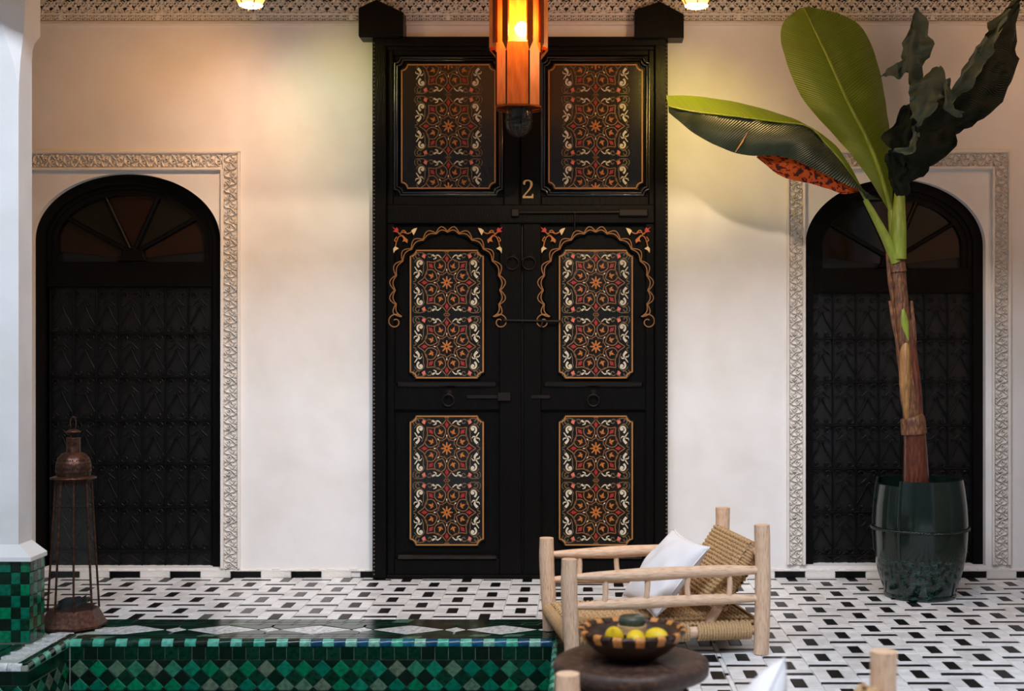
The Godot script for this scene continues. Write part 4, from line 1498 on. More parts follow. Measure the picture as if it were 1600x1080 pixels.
# ------------------------------------------------------------------ ceiling lanterns of coloured glass
func lamps() -> void:
	for k in 3:
		var at: Vector3 = [Vector3(-1.796, 3.291, -7.35), Vector3(0.641, 3.288, -7.35), Vector3(3.08, 3.288, -7.35)][k]
		var l := thing("hanging_lantern", ["lit coloured glass ceiling lantern with brass ribs, above the wall nearer the floor lantern", "lit coloured glass ceiling lantern with yellow panes, between corbel and banana plant", "lit coloured glass ceiling lantern beyond the banana plant, outside the picture"][k], "lantern", at, "glass lanterns under the ceiling")
		var cols := [rgb(255, 196, 110), rgb(250, 240, 220), rgb(240, 214, 70), rgb(250, 244, 230), rgb(255, 190, 90), rgb(236, 226, 120)]
		var n := 6
		var turn := 0.5 if k == 0 else 0.0
		for i in n:
			var a0 := TAU * i / n + turn
			var a1 := TAU * (i + 1) / n + turn
			var s := Sh.new()
			var lo0 := Vector3(sin(a0) * 0.066, 0.01, cos(a0) * 0.066)
			var lo1 := Vector3(sin(a1) * 0.066, 0.01, cos(a1) * 0.066)
			var hi0 := Vector3(sin(a0) * 0.15, 0.16, cos(a0) * 0.15)
			var hi1 := Vector3(sin(a1) * 0.15, 0.16, cos(a1) * 0.15)
			s.quad(lo0, lo1, hi1, hi0)
			var m := mat(cols[i], 0.4)
			m.emission_enabled = true
			m.emission = cols[i]
			m.emission_energy_multiplier = 1.6
			obj("glass_pane", s, m, l)
			s = Sh.new()
			s.tube([lo0, hi0, Vector3(0, 0.36, 0)], 0.0045, 6)
			obj("rib", s, M.brass, l)
		var s2 := Sh.new()
		s2.lathe([Vector2(0.0, 0.0), Vector2(0.05, 0.0), Vector2(0.064, 0.006), Vector2(0.066, 0.012)], Vector3.ZERO, 24)
		var gm := mat(Color.WHITE, 0.4)
		gm.emission_enabled = true
		gm.emission = rgb(255, 250, 240)
		gm.emission_energy_multiplier = 2.5
		obj("bulb_glass", s2, gm, l)
		for i in 4:
			s2 = Sh.new()
			s2.lathe([Vector2(0, -0.012), Vector2(0.004, -0.009), Vector2(0.004, 0.0)], Vector3(0.05 * sin(TAU * i / 4 + turn), 0.0, 0.05 * cos(TAU * i / 4 + turn)), 8)
			obj("finial", s2, M.brass, l)
		s2 = Sh.new()
		s2.lathe([Vector2(0.15, 0.16), Vector2(0.1, 0.24), Vector2(0.03, 0.32), Vector2(0.012, 0.41), Vector2(0, 0.41)], Vector3.ZERO, 6, -1, turn)
		obj("cap", s2, M.brass, l)
		# the light it throws down the wall, white through the bottom and tinted through its panes
		var src := at + Vector3(0, -0.03, 0)
		if k == 0:
			lamp_spot("lantern_light", src, Vector3(-1.8, 2.3, -8.34), rgb(252, 248, 246), 0.62, 56.0, 0.06, 1.0)
			lamp_spot("lantern_light_warm", src, Vector3(-2.95, 2.3, -8.34), rgb(255, 180, 96), 1.25, 62.0, 0.06, 1.0)
			lamp_spot("lantern_light_yellow", src + Vector3(0.06, 0.02, -0.04), Vector3(-1.4, 2.85, -8.34), rgb(222, 226, 60), 0.32, 38.0, 0.05, 1.0)
			lamp_omni("lantern_glow", src + Vector3(0, -0.03, 0.05), rgb(255, 196, 130), 0.1, 0.06)
		elif k == 2:
			lamp_omni("lantern_glow_002", src + Vector3(0, -0.03, 0.05), rgb(255, 198, 156), 0.26, 0.06)
		else:
			lamp_spot("lantern_light_001", src, Vector3(0.9, 1.2, -8.0), rgb(255, 216, 144), 0.9, 72.0, 0.06, 1.0)
			lamp_spot("lantern_light_green", src + Vector3(-0.06, 0.02, -0.04), Vector3(0.66, 2.75, -8.34), rgb(226, 222, 70), 0.42, 36.0, 0.05, 1.0)
			lamp_omni("lantern_glow_001", src + Vector3(0, -0.03, 0.05), rgb(255, 196, 130), 0.3, 0.06)
	# added fill lamp over the pool, unseen, warms the middle of the wall
	var sp := thing("fill_lamp", "added fill lamp, unseen above the pool, warming the middle of the back wall", "fill_lamp", Vector3(0.2, 3.75, -4.6))
	var s3 := Sh.new()
	s3.tube([Vector3(0, 0.03, 0), Vector3(0, 5.42, 0)], 0.012, 8)
	obj("rod", s3, M.old_iron, sp)
	s3 = Sh.new()
	s3.tube([Vector3(0.02, 0.06, 0.12), Vector3(0.0, 0.03, 0.02), Vector3(-0.01, 0.0, -0.06)], [0.03, 0.06, 0.07], 16)
	obj("housing", s3, M.old_iron, sp)
	s3 = Sh.new()
	s3.tube([Vector3(-0.0105, -0.001, -0.061), Vector3(-0.011, -0.003, -0.068)], 0.058, 16)
	var lens := mat(Color.WHITE, 0.3)
	lens.emission_enabled = true
	lens.emission = rgb(255, 222, 176)
	lens.emission_energy_multiplier = 2.0
	obj("lens", s3, lens, sp)
	lamp_spot("fill_lamp_light", Vector3(0.185, 3.74, -4.69), Vector3(-0.35, 1.75, -8.34), rgb(255, 226, 190), 7.4, 43.0, 0.058, 1.0)

# ------------------------------------------------------------------ amber copper lantern in front of the door
func copper_lamp() -> void:
	var at := Vector3(-0.342, 2.617, -7.6)
	var l := thing("copper_lantern", "tall faceted amber copper lantern hanging before the painted door", "lantern", at)
	var k := 1.0 / 276.3
	var base := 45.0 * k    # body's lower edge above the thing's origin
	# lower eight-sided prism in amber sheet, narrow strips between broad faces
	var up := 900.0
	var fronts := [Vector2(-17.5, 33.0), Vector2(17.5, 33.0), Vector2(34.0, 18.0), Vector2(34.0, -18.0), Vector2(17.5, -33.0), Vector2(-17.5, -33.0), Vector2(-34.0, -18.0), Vector2(-34.0, 18.0)]
	for i in 8:
		var p: Vector2 = fronts[i] * k
		var q: Vector2 = fronts[(i + 1) % 8] * k
		var y0 := base
		var y1 := base + 98.0 * k
		var s := Sh.new()
		s.quad(Vector3(p.x, y0, p.y), Vector3(q.x, y0, q.y), Vector3(q.x, y1, q.y), Vector3(p.x, y1, p.y))
		obj("lower_pane", s, M.amber, l)
		# bottom lip
		s = Sh.new()
		s.tube([Vector3(p.x, y0, p.y), Vector3(q.x, y0, q.y)], 0.007, 6)
		obj("lip", s, M.copper, l)
		# upper storey: clear amber at the front, amber sheet round the back
		s = Sh.new()
		var y2 := base + 250.0 * k
		s.quad(Vector3(p.x, y1, p.y), Vector3(q.x, y1, q.y), Vector3(q.x, y2, q.y), Vector3(p.x, y2, p.y))
		obj("upper_pane", s, M.amber_clear if i == 0 else M.amber, l)
		# raised copper strips at the corners that taper to the seams below
		s = Sh.new()
		var c := (p.normalized())
		var side := Vector2(c.y, -c.x)
		var w := 5.0 * k
		var d3 := Vector3(c.x, 0, c.y) * 0.014
		var sd := Vector3(side.x, 0, side.y)
		var b := Vector3(p.x, 0, p.y)
		var ya := base + 98.0 * k
		var yt := base + 84.0 * k
		s.quad(b + d3 - sd * -w + Vector3(0, ya, 0), b + d3 + sd * -w + Vector3(0, ya, 0), b + d3 + sd * -w + Vector3(0, y2, 0), b + d3 - sd * -w + Vector3(0, y2, 0))
		s.quad(b + Vector3(0, yt, 0), b + Vector3(0, yt, 0) + sd * 0.001, b + d3 - sd * w + Vector3(0, ya, 0), b + d3 + sd * w + Vector3(0, ya, 0))
		s.quad(b + d3 + sd * w + Vector3(0, ya, 0), b - sd * -w + Vector3(0, ya, 0), b - sd * -w + Vector3(0, y2, 0), b + d3 + sd * w + Vector3(0, y2, 0))
		s.quad(b - sd * w + Vector3(0, ya, 0), b + d3 - sd * w + Vector3(0, ya, 0), b + d3 - sd * w + Vector3(0, y2, 0), b - sd * w + Vector3(0, y2, 0))
		obj("strip", s, M.copper, l)
		s = Sh.new()
		s.tube([Vector3(p.x, base, p.y), Vector3(p.x, yt, p.y)], 0.005, 6)
		obj("seam", s, M.old_iron, l)
	# wings of the wider upper storey
	for e in [-1.0, 1.0]:
		var s := Sh.new()
		var y0 := base + 92.0 * k
		var y2 := base + 250.0 * k
		var x0: float = 34.0 * k * e
		var x1: float = 45.5 * k * e
		for z in [[18.0, 10.0], [-10.0, -18.0]]:
			s.flat4(Vector3(x0, y0 + 0.01, z[0] * k), Vector3(x1, y0, z[1] * k if z[0] > 0 else z[0] * k), Vector3(x1, y2, z[1] * k if z[0] > 0 else z[0] * k), Vector3(x0, y2, z[0] * k if z[0] > 0 else z[1] * k), Vector3(x0, y0, 0))
		s.flat4(Vector3(x1, y0, 10 * k), Vector3(x1, y0, -10 * k), Vector3(x1, y2, -10 * k), Vector3(x1, y2, 10 * k), Vector3(0, 1, 0))
		s.flat4(Vector3(x0, y0 - 0.05, 14 * k), Vector3(x0, y0 - 0.05, -14 * k), Vector3(x1, y0, -10 * k), Vector3(x1, y0, 10 * k), Vector3(0, 1, 0))
		obj("wing", s, M.amber, l)
	var s := Sh.new()
	var ring := PackedVector2Array()
	for p in fronts: ring.append(p * k * 0.98)
	var xf := Transform3D(Basis(Vector3(1, 0, 0), Vector3(0, 0, 1), Vector3(0, -1, 0)), Vector3(0, base + 0.012, 0))
	s.prism(ring, -0.004, 0.004, 0.0, xf)
	obj("bottom_plate", s, M.copper, l)
	s = Sh.new()
	s.lathe([Vector2(0.14, base + 250 * k), Vector2(0.09, base + 270 * k), Vector2(0.02, base + 285 * k), Vector2(0.006, base + 290 * k), Vector2(0.006, 1.16), Vector2(0, 1.16)], Vector3.ZERO, 8, -1)
	obj("cap", s, M.copper, l)
	# round caged glass under the body
	s = Sh.new()
	var prof := []
	for i in 9:
		var a := PI / 2 * i / 8.0
		prof.append(Vector2(sin(a) * 20.0 * k, (22.0 - cos(a) * 21.0) * k))
	prof.append(Vector2(20.0 * k, base))
	s.lathe(prof, Vector3.ZERO, 28)
	var bowl_glass: StandardMaterial3D = M.glass.duplicate()
	bowl_glass.metallic_specular = 0.35
	obj("glass_bowl", s, bowl_glass, l)
	s = Sh.new()
	s.lathe([Vector2(0.036, base - 0.05), Vector2(0.044, base - 0.02), Vector2(0.05, base)], Vector3.ZERO, 20)
	obj("socket", s, M.old_iron, l)
	for i in 6:
		var a := TAU * i / 6.0 + 0.3
		var pts := []
		for p in prof: pts.append(Vector3(sin(a) * (p.x + 0.003), p.y, cos(a) * (p.x + 0.003)))
		s = Sh.new()
		s.tube(pts, 0.0028, 6)
		obj("cage_wire", s, M.old_iron, l)
	s = Sh.new()
	var pts2 := []
	for i in 25: pts2.append(Vector3(sin(TAU * i / 24) * 0.076, 25.0 * k, cos(TAU * i / 24) * 0.076))
	s.tube(pts2, 0.004, 6, false)
	obj("cage_ring", s, M.old_iron, l)
	# the bulb
	var bp := Vector3(0.02, base + 122.0 * k, 0.03)
	var bulb := SphereMesh.new()
	bulb.radius = 0.04
	bulb.height = 0.085
	var bm := mat(Color.WHITE, 0.5)
	bm.emission_enabled = true
	bm.emission = rgb(255, 214, 150)
	bm.emission_energy_multiplier = 14.0
	put("bulb", bulb, bm, l, Transform3D(Basis(), bp))
	lamp_omni("copper_lantern_light", at + bp, rgb(255, 166, 76), 1.1, 0.035)

# ------------------------------------------------------------------ glass and metal lantern on the floor
func floor_lantern() -> void:
	var l := thing("floor_lantern", "tall bronze floor lantern with glass sides and pierced dome beside the pillar", "lantern", Vector3(-2.596, 0, -6.9))
	l.rotation.y = 0.36
	var s := Sh.new()
	s.lathe([Vector2(0, 0.002), Vector2(0.165, 0.002), Vector2(0.165, 0.014), Vector2(0.155, 0.03), Vector2(0.122, 0.092), Vector2(0.0, 0.094)], Vector3.ZERO, 8, -1)
	obj("base", s, M.copper_dark, l)
	for i in 8:
		var a := TAU * i / 8.0
		var b := TAU * (i + 1) / 8.0
		var p0 := Vector3(sin(a) * 0.124, 0.09, cos(a) * 0.124)
		var p1 := Vector3(sin(a) * 0.086, 0.755, cos(a) * 0.086)
		var q0 := Vector3(sin(b) * 0.122, 0.09, cos(b) * 0.122)
		var q1 := Vector3(sin(b) * 0.085, 0.755, cos(b) * 0.085)
		s = Sh.new()
		s.tube([p0, p1], 0.0062, 6)
		obj("post", s, M.copper_dark, l)
		s = Sh.new()
		s.quad(p0 * Vector3(0.985, 1, 0.985), q0, q1, p1 * Vector3(0.985, 1, 0.985))
		obj("glass_pane", s, M.glass, l)
		s = Sh.new()   # scalloped metal edge under the brim
		for j in 5:
			var t := (j + 0.5) / 5.0
			var c := p1.lerp(q1, t)
			s.tube([c, c + Vector3(0, -0.035 + 0.014 * absf(t - 0.5) * 2.0, 0)], [0.007, 0.003], 5)
		obj("fringe", s, M.copper_dark, l)
	s = Sh.new()
	s.lathe([Vector2(0.084, 0.752), Vector2(0.113, 0.758), Vector2(0.114, 0.764), Vector2(0.09, 0.772), Vector2(0.0, 0.774)], Vector3.ZERO, 32)
	obj("brim", s, M.copper_dark, l)
	# lobed dome; shade in its holes is painted as small dark patches
	s = Sh.new()
	s.smooth(1)
	var ring := []
	var dome := [Vector2(0.085, 0.772), Vector2(0.091, 0.80), Vector2(0.09, 0.83), Vector2(0.08, 0.862), Vector2(0.06, 0.884), Vector2(0.036, 0.894)]
	for p in dome:
		var r := []
		for i in 48:
			var a := TAU * i / 48.0
			var w: float = p.x * (0.94 + 0.06 * absf(sin(a * 4.0)))
			r.append(Vector3(sin(a) * w, p.y, cos(a) * w))
		ring.append(r)
	for i in dome.size() - 1:
		for j in 48:
			var m := (j + 1) % 48
			s.quad(ring[i][j], ring[i][m], ring[i + 1][m], ring[i + 1][j])
	obj("dome", s, M.copper_dark, l)
	s = Sh.new()
	for i in 48:
		if i % 6 == 0: continue
		for j in 4:
			var a := TAU * (i + 0.5 * (j % 2)) / 48.0
			var y := 0.79 + 0.021 * j
			var p: Vector3 = Vector3(sin(a), 0, cos(a)) * ([0.0895, 0.091, 0.0885, 0.083][j] * (0.945 + 0.06 * absf(sin(a * 4.0)))) + Vector3(0, y, 0)
			var t := Vector3(cos(a), 0, -sin(a)) * 0.0034
			s.quad(p - t - Vector3(0, 0.005, 0), p + t - Vector3(0, 0.005, 0), p + t + Vector3(0, 0.005, 0), p - t + Vector3(0, 0.005, 0))
	var holes := obj("painted_holes", s, mat(rgb(8, 6, 5), 0.9), l)
	holes.set_meta("kind", "stuff")
	s = Sh.new()
	s.lathe([Vector2(0.036, 0.892), Vector2(0.034, 0.9), Vector2(0.034, 0.962), Vector2(0.037, 0.966), Vector2(0.033, 0.968), Vector2(0.0, 0.968)], Vector3.ZERO, 20)
	obj("neck", s, M.copper_dark, l)
	s = Sh.new()
	s.tube([Vector3(-0.014, 0.965, 0.01), Vector3(0.0, 1.0, 0.004)], 0.005, 6)
	s.lathe([Vector2(0.0, 0.992), Vector2(0.037, 0.995), Vector2(0.036, 1.0), Vector2(0.016, 1.01), Vector2(0.0, 1.012)], Vector3.ZERO, 20)
	obj("finial", s, M.copper_dark, l)
	s = Sh.new()
	var hook := []
	for i in 15:
		var a := TAU * (i / 14.0) * 0.78 - 2.2
		hook.append(Vector3(0.014 * sin(a) - 0.002, 1.04 + 0.034 * cos(a), 0))
	s.tube(hook, 0.0034, 6)
	obj("hook", s, M.copper_dark, l)
	# dark twisted metal leaves lying inside
	var dark := mat(rgb(70, 76, 76), 0.3, 0.5)
	for i in 6:
		var a := TAU * i / 6.0
		var pts := []
		for j in 13:
			var t := j / 12.0
			pts.append(Vector3(sin(a + t * 3.6) * (0.082 - 0.035 * t), 0.096 + 0.022 * sin(t * PI * 2.0 + i) + 0.02 * t, cos(a + t * 3.6) * (0.082 - 0.035 * t)))
		s = Sh.new()
		for j in 12:
			s.smooth(1)
			var up := Vector3(0.016 * sin(a + j * 0.5), 0.034, 0.016 * cos(a + j * 0.5)) * sin(PI * (j + 0.4) / 13.0)
			var up2 := Vector3(0.016 * sin(a + j * 0.5 + 0.5), 0.034, 0.016 * cos(a + j * 0.5 + 0.5)) * sin(PI * (j + 1.4) / 13.0)
			s.quad(pts[j], pts[j + 1], pts[j + 1] + up2, pts[j] + up)
		var o := obj("twisted_leaf", s, dark, l)
		o.material_override.cull_mode = BaseMaterial3D.CULL_DISABLED

# ------------------------------------------------------------------ glazed pot and banana plant
const POT := Vector3(1.956, 0, -7.72)
const PK := 1.0 / 272.0

func pot_and_plant() -> void:
	var pot := thing("plant_pot", "dark green glazed barrel pot with a rope band and split rim", "pot", POT)
	var prof := [Vector2(0.185, 0.002), Vector2(0.197, 0.01), Vector2(0.2, 0.03), Vector2(0.222, 0.09), Vector2(0.246, 0.18), Vector2(0.262, 0.27), Vector2(0.268, 0.36), Vector2(0.268, 0.44), Vector2(0.262, 0.53), Vector2(0.252, 0.61), Vector2(0.241, 0.675)]
	var rad := func(y: float) -> float:
		for i in prof.size() - 1:
			if y <= prof[i + 1].y: return lerpf(prof[i].x, prof[i + 1].x, (y - prof[i].y) / (prof[i + 1].y - prof[i].y))
		return prof[-1].x
	var seg := 72
	var split := [-2.05, -0.68]   # angle range (0 = front, + = right) where the rim is lower and a layer is missing
	var edge_y := 0.235
	var bodies := [Sh.new(), Sh.new()]
	for half in 2:
		var s: Sh = bodies[half]
		s.smooth(1)
		for k in seg:
			var angs := [TAU * k / seg - PI, TAU * (k + 1) / seg - PI]
			var mid: float = (angs[0] + angs[1]) / 2
			var low: bool = mid > split[0] and mid < split[1]
			var top := 0.645 if low else 0.675
			var thin := 0.008 if low else 0.0
			var n := 8 if half == 0 else 12
			for j in n:
				var y0: float = lerpf(0.002, edge_y, float(j) / n) if half == 0 else lerpf(edge_y, top, float(j) / n)
				var y1: float = lerpf(0.002, edge_y, float(j + 1) / n) if half == 0 else lerpf(edge_y, top, float(j + 1) / n)
				var c := []
				for q in [[angs[0], y0], [angs[1], y0], [angs[1], y1], [angs[0], y1]]:
					var r: float = rad.call(q[1]) - thin * clampf((q[1] - 0.2) / 0.1, 0.0, 1.0)
					c.append(Vector3(sin(q[0]) * r, q[1], cos(q[0]) * r))
				s.quad(c[0], c[1], c[2], c[3])
			if half == 1:   # rim and inner wall
				s.smooth(-1)
				var r0: float = rad.call(top) - thin
				var r1 := r0 - 0.02
				var v := []
				for q in angs: v.append(Vector3(sin(q), 0, cos(q)))
				s.quad(v[0] * r0 + Vector3(0, top, 0), v[1] * r0 + Vector3(0, top, 0), v[1] * r1 + Vector3(0, top, 0), v[0] * r1 + Vector3(0, top, 0))
				s.quad(v[0] * r1 + Vector3(0, top, 0), v[1] * r1 + Vector3(0, top, 0), v[1] * r1 + Vector3(0, 0.5, 0), v[0] * r1 + Vector3(0, 0.5, 0))
				s.smooth(1)
	obj("dripped_foot", bodies[0], M.pot_drip, pot)
	obj("body", bodies[1], M.pot, pot)
	var s := Sh.new()
	s.lathe([Vector2(0.182, 0.0), Vector2(0.2, 0.002), Vector2(0.204, 0.014), Vector2(0.2, 0.026)], Vector3.ZERO, 48)
	obj("foot_rim", s, M.pot_drip, pot)
	s = Sh.new()   # vertical fold where the layers meet
	for e in split:
		var pts := []
		for j in 14:
			var y := lerpf(0.24, 0.676, j / 13.0)
			var r: float = rad.call(y) + 0.001
			pts.append(Vector3(sin(e) * r, y, cos(e) * r))
		s.tube(pts, 0.0085, 8)
	obj("fold", s, M.pot, pot)
	s = Sh.new()   # rope band
	for strand in 2:
		var pts := []
		for i in 241:
			var a := TAU * i / 240.0
			var t := a * 46.0 + PI * strand
			var r: float = rad.call(0.398) + 0.005 + 0.0045 * cos(t)
			pts.append(Vector3(sin(a) * r, 0.395 + 0.0045 * sin(t), cos(a) * r))
		s.tube(pts, 0.005, 5, false)
	obj("rope_band", s, M.pot, pot)
	s = Sh.new()
	s.lathe([Vector2(0.228, 0.56), Vector2(0.12, 0.575), Vector2(0.0, 0.58)], Vector3.ZERO, 32)
	obj("soil", s, M.soil, pot)

	# the plant grows from the soil
	var pl := thing("banana_plant", "banana plant with a brown sheathed stem and broad green leaves in the pot", "plant", POT + Vector3(0, 0.58, 0))
	var D := func(u: float, v: float, dz: float) -> Vector3:   # plant drawing, 272 units to the metre, about the pot's centre
		var k := (7.72 - dz) / 7.72
		return Vector3((u - 905.0) * PK * k - POT.x, 1.45 - (v - 537.0) * PK * k - 0.58, dz)
	var green_stalk := tri_tex(mat(Color.WHITE, 0.45), noise_tex(0.03, 4, [[0.0, rgb(96, 110, 30)], [0.5, rgb(126, 142, 44)], [1.0, rgb(150, 156, 66)]], 256, 61), Vector3(6, 1.0, 6), false)
	var bark := tri_tex(bump(mat(Color.WHITE, 0.5), M.fine, 0.3, Vector3(12, 2, 12), false), noise_tex(0.035, 5, [[0.0, rgb(46, 26, 17)], [0.4, rgb(84, 50, 31)], [0.7, rgb(122, 80, 49)], [1.0, rgb(158, 116, 72)]], 256, 62), Vector3(7, 1.6, 7), false)
	var sheath_red := tri_tex(mat(Color.WHITE, 0.28), noise_tex(0.03, 4, [[0.0, rgb(52, 24, 16)], [0.6, rgb(92, 46, 30)], [1.0, rgb(126, 70, 46)]], 256, 63), Vector3(7, 1.5, 7), false)
	var tan := tri_tex(mat(Color.WHITE, 0.55), noise_tex(0.03, 4, [[0.0, rgb(104, 72, 36)], [0.5, rgb(150, 108, 60)], [1.0, rgb(180, 140, 84)]], 256, 64), Vector3(7, 1.2, 7), false)
	var cane := holder("stem", pl)
	var seg_tube := func(called: String, pts: Array, radii: Array, m: Material) -> void:
		var b := Sh.new()
		var p3 := cr3(pts, 4)
		var rr := []
		for i in p3.size():
			var t := float(i) / (p3.size() - 1) * (radii.size() - 1)
			var lo := mini(int(t), radii.size() - 2)
			rr.append(lerpf(radii[lo], radii[lo + 1], t - lo) * PK)
		b.tube(p3, rr, 14)
		obj(called, b, m, cane)
	seg_tube.call("base_sheath", [D.call(1431, 773, 0), D.call(1431, 745, 0), D.call(1430, 700, 0), D.call(1427, 655, 0)], [21, 20, 18, 16], sheath_red)
	seg_tube.call("trunk", [D.call(1428, 670, -0.01), D.call(1419, 590, -0.01), D.call(1411, 520, -0.01), D.call(1404, 450, -0.01), D.call(1399, 392, -0.01)], [15, 14, 13.5, 13, 13], bark)
	seg_tube.call("split_sheath", [D.call(1417, 655, 0.03), D.call(1414, 600, 0.03), D.call(1414, 550, 0.028), D.call(1416, 530, 0.02)], [3, 9, 8, 1.2], tan)
	seg_tube.call("split_sheath", [D.call(1437, 660, 0.01), D.call(1432, 600, 0.02), D.call(1426, 545, 0.02), D.call(1422, 500, 0.01)], [6, 7, 6, 3], sheath_red)
	seg_tube.call("split_sheath", [D.call(1420, 545, 0.022), D.call(1413, 505, 0.024), D.call(1407, 462, 0.02)], [2, 7, 1.5], green_stalk)
	seg_tube.call("collar", [D.call(1428, 678, 0.0), D.call(1426, 655, 0.0), D.call(1425, 650, 0.0)], [20, 19, 16], bark)
	seg_tube.call("collar", [D.call(1402, 425, -0.005), D.call(1399, 392, -0.005)], [14.5, 12], bark)
	# brown peeling strips
	for q in [[[1386, 395], [1391, 440], [1399, 500]], [[1390, 470], [1396, 500], [1406, 560]], [[1424, 470], [1428, 520], [1430, 560]], [[1408, 560], [1410, 620], [1416, 655]], [[1372, 345], [1382, 375], [1388, 400]]]:
		var pts := []
		for v in q: pts.append(D.call(v[0], v[1], 0.02))
		seg_tube.call("dry_strip", pts, [2.0, 4.0, 1.5], bark)
	seg_tube.call("leaf_stalk", [D.call(1400, 410, 0.02), D.call(1388, 380, 0.03), D.call(1370, 345, 0.05), D.call(1352, 312, 0.06)], [9, 8, 6, 4], green_stalk)
	seg_tube.call("leaf_stalk", [D.call(1400, 400, 0.0), D.call(1398, 370, 0.0), D.call(1393, 330, -0.02)], [11, 9, 6], green_stalk)
	seg_tube.call("leaf_stalk", [D.call(1404, 405, 0.02), D.call(1404, 360, 0.02), D.call(1406, 300, 0.01), D.call(1414, 240, 0.0), D.call(1428, 180, -0.02)], [12, 12, 8, 5, 4], green_stalk)

	var leaf_tex := stripes()
	var nrm := stripes_normal()
	var lm := func(c: Color, glow: float, rough: float) -> StandardMaterial3D:
		var m := mat(c, rough)
		m.albedo_texture = leaf_tex
		m.normal_enabled = true
		m.normal_texture = nrm
		m.normal_scale = 0.5
		m.cull_mode = BaseMaterial3D.CULL_DISABLED
		if glow > 0.0:
			m.backlight_enabled = true
			m.backlight = Color(glow, glow, glow)
		return m
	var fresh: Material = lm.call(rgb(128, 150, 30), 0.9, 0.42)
	var dark: Material = lm.call(rgb(34, 50, 24), 0.3, 0.38)  # shade on the hanging half is put into this green
	var dull: Material = lm.call(rgb(92, 106, 86), 0.3, 0.5)  # grey-green lightened to carry highlights on the curled edges
	var deep: Material = lm.call(rgb(20, 32, 20), 0.15, 0.6)
	deep.metallic_specular = 0.3
	var burnt: Material = lm.call(rgb(226, 118, 34), 0.95, 0.6)
	burnt.detail_enabled = true
	burnt.detail_blend_mode = BaseMaterial3D.BLEND_MODE_MUL
	burnt.detail_albedo = noise_tex(0.018, 4, [[0.0, rgb(60, 22, 12)], [0.38, rgb(110, 40, 18)], [0.45, rgb(255, 206, 150)], [1.0, rgb(255, 220, 160)]], 256, 66)
	# upright fresh leaf
	leaf(pl, D, fresh, green_stalk,
		[[1393, 335, -0.02], [1375, 268, 0.0], [1352, 212, 0.02], [1325, 160, 0.02], [1293, 90, 0.0], [1270, 42, -0.03], [1256, 13, -0.06]],
		[[1390, 333, -0.02], [1352, 270, -0.01], [1305, 213, -0.02], [1258, 160, -0.04], [1228, 95, -0.06], [1221, 42, -0.08], [1250, 12, -0.07]],
		[[1395, 330, -0.02], [1394, 265, -0.06], [1390, 205, -0.14], [1382, 150, -0.2], [1367, 85, -0.24], [1335, 32, -0.22], [1262, 10, -0.08]], 4.2)
	# long leaf bending over to the left: lit half and shaded half painted in separate greens
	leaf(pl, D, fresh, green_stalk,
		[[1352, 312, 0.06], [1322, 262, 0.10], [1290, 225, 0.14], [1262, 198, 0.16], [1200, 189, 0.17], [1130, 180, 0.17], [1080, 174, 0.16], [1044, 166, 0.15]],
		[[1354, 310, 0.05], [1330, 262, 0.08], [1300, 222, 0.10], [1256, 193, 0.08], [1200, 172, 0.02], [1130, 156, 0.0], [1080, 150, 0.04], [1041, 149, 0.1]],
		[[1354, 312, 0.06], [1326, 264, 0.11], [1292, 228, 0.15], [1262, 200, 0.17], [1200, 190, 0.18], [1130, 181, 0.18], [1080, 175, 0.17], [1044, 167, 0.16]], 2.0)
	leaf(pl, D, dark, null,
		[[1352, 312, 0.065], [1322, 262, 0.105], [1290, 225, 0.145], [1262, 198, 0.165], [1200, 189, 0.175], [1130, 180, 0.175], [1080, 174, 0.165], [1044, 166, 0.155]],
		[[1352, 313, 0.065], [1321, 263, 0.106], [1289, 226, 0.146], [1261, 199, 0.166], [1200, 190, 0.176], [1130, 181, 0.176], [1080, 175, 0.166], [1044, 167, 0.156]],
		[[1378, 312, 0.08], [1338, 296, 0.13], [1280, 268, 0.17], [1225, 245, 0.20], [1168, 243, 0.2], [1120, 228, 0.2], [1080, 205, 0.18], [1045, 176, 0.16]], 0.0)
	# its scorched underside, orange raised for lamplight glowing through
	leaf(pl, D, burnt, null,
		[[1345, 298, 0.07], [1320, 275, 0.09], [1290, 252, 0.1], [1262, 236, 0.11], [1225, 236, 0.12], [1185, 242, 0.13]],
		[[1346, 296, 0.07], [1322, 272, 0.09], [1292, 248, 0.1], [1264, 230, 0.11], [1225, 230, 0.12], [1185, 240, 0.13]],
		[[1338, 300, 0.09], [1318, 303, 0.11], [1290, 294, 0.12], [1262, 286, 0.13], [1222, 276, 0.13], [1182, 246, 0.13]], 0.0)
	# torn flap along the dark leaf
	var s2 := Sh.new()
	s2.tube([D.call(1168, 207, 0.21), D.call(1160, 222, 0.215), D.call(1149, 238, 0.215)], [0.001, 0.006, 0.003], 6)
	obj("torn_edge", s2, tan, pl)
	# small curled leaf at the top
	leaf(pl, D, dull, null,
		[[1432, 175, -0.02], [1428, 120, 0.0], [1428, 80, 0.02], [1430, 48, 0.02], [1431, 14, 0.0]],
		[[1432, 175, -0.02], [1418, 112, 0.05], [1404, 118, 0.07], [1412, 78, 0.06], [1430, 14, 0.01]],
		[[1433, 175, -0.02], [1440, 112, 0.03], [1456, 82, 0.04], [1452, 50, 0.03], [1433, 14, 0.0]], 1.6, 0.09)
	leaf(pl, D, dull, null,
		[[1416, 88, 0.04], [1400, 102, 0.06], [1388, 113, 0.06], [1374, 120, 0.06]],
		[[1418, 78, 0.04], [1404, 92, 0.05], [1390, 108, 0.06], [1374, 119, 0.06]],
		[[1414, 112, 0.06], [1406, 122, 0.07], [1394, 116, 0.07], [1375, 121, 0.06]], 0.0, 0.09)
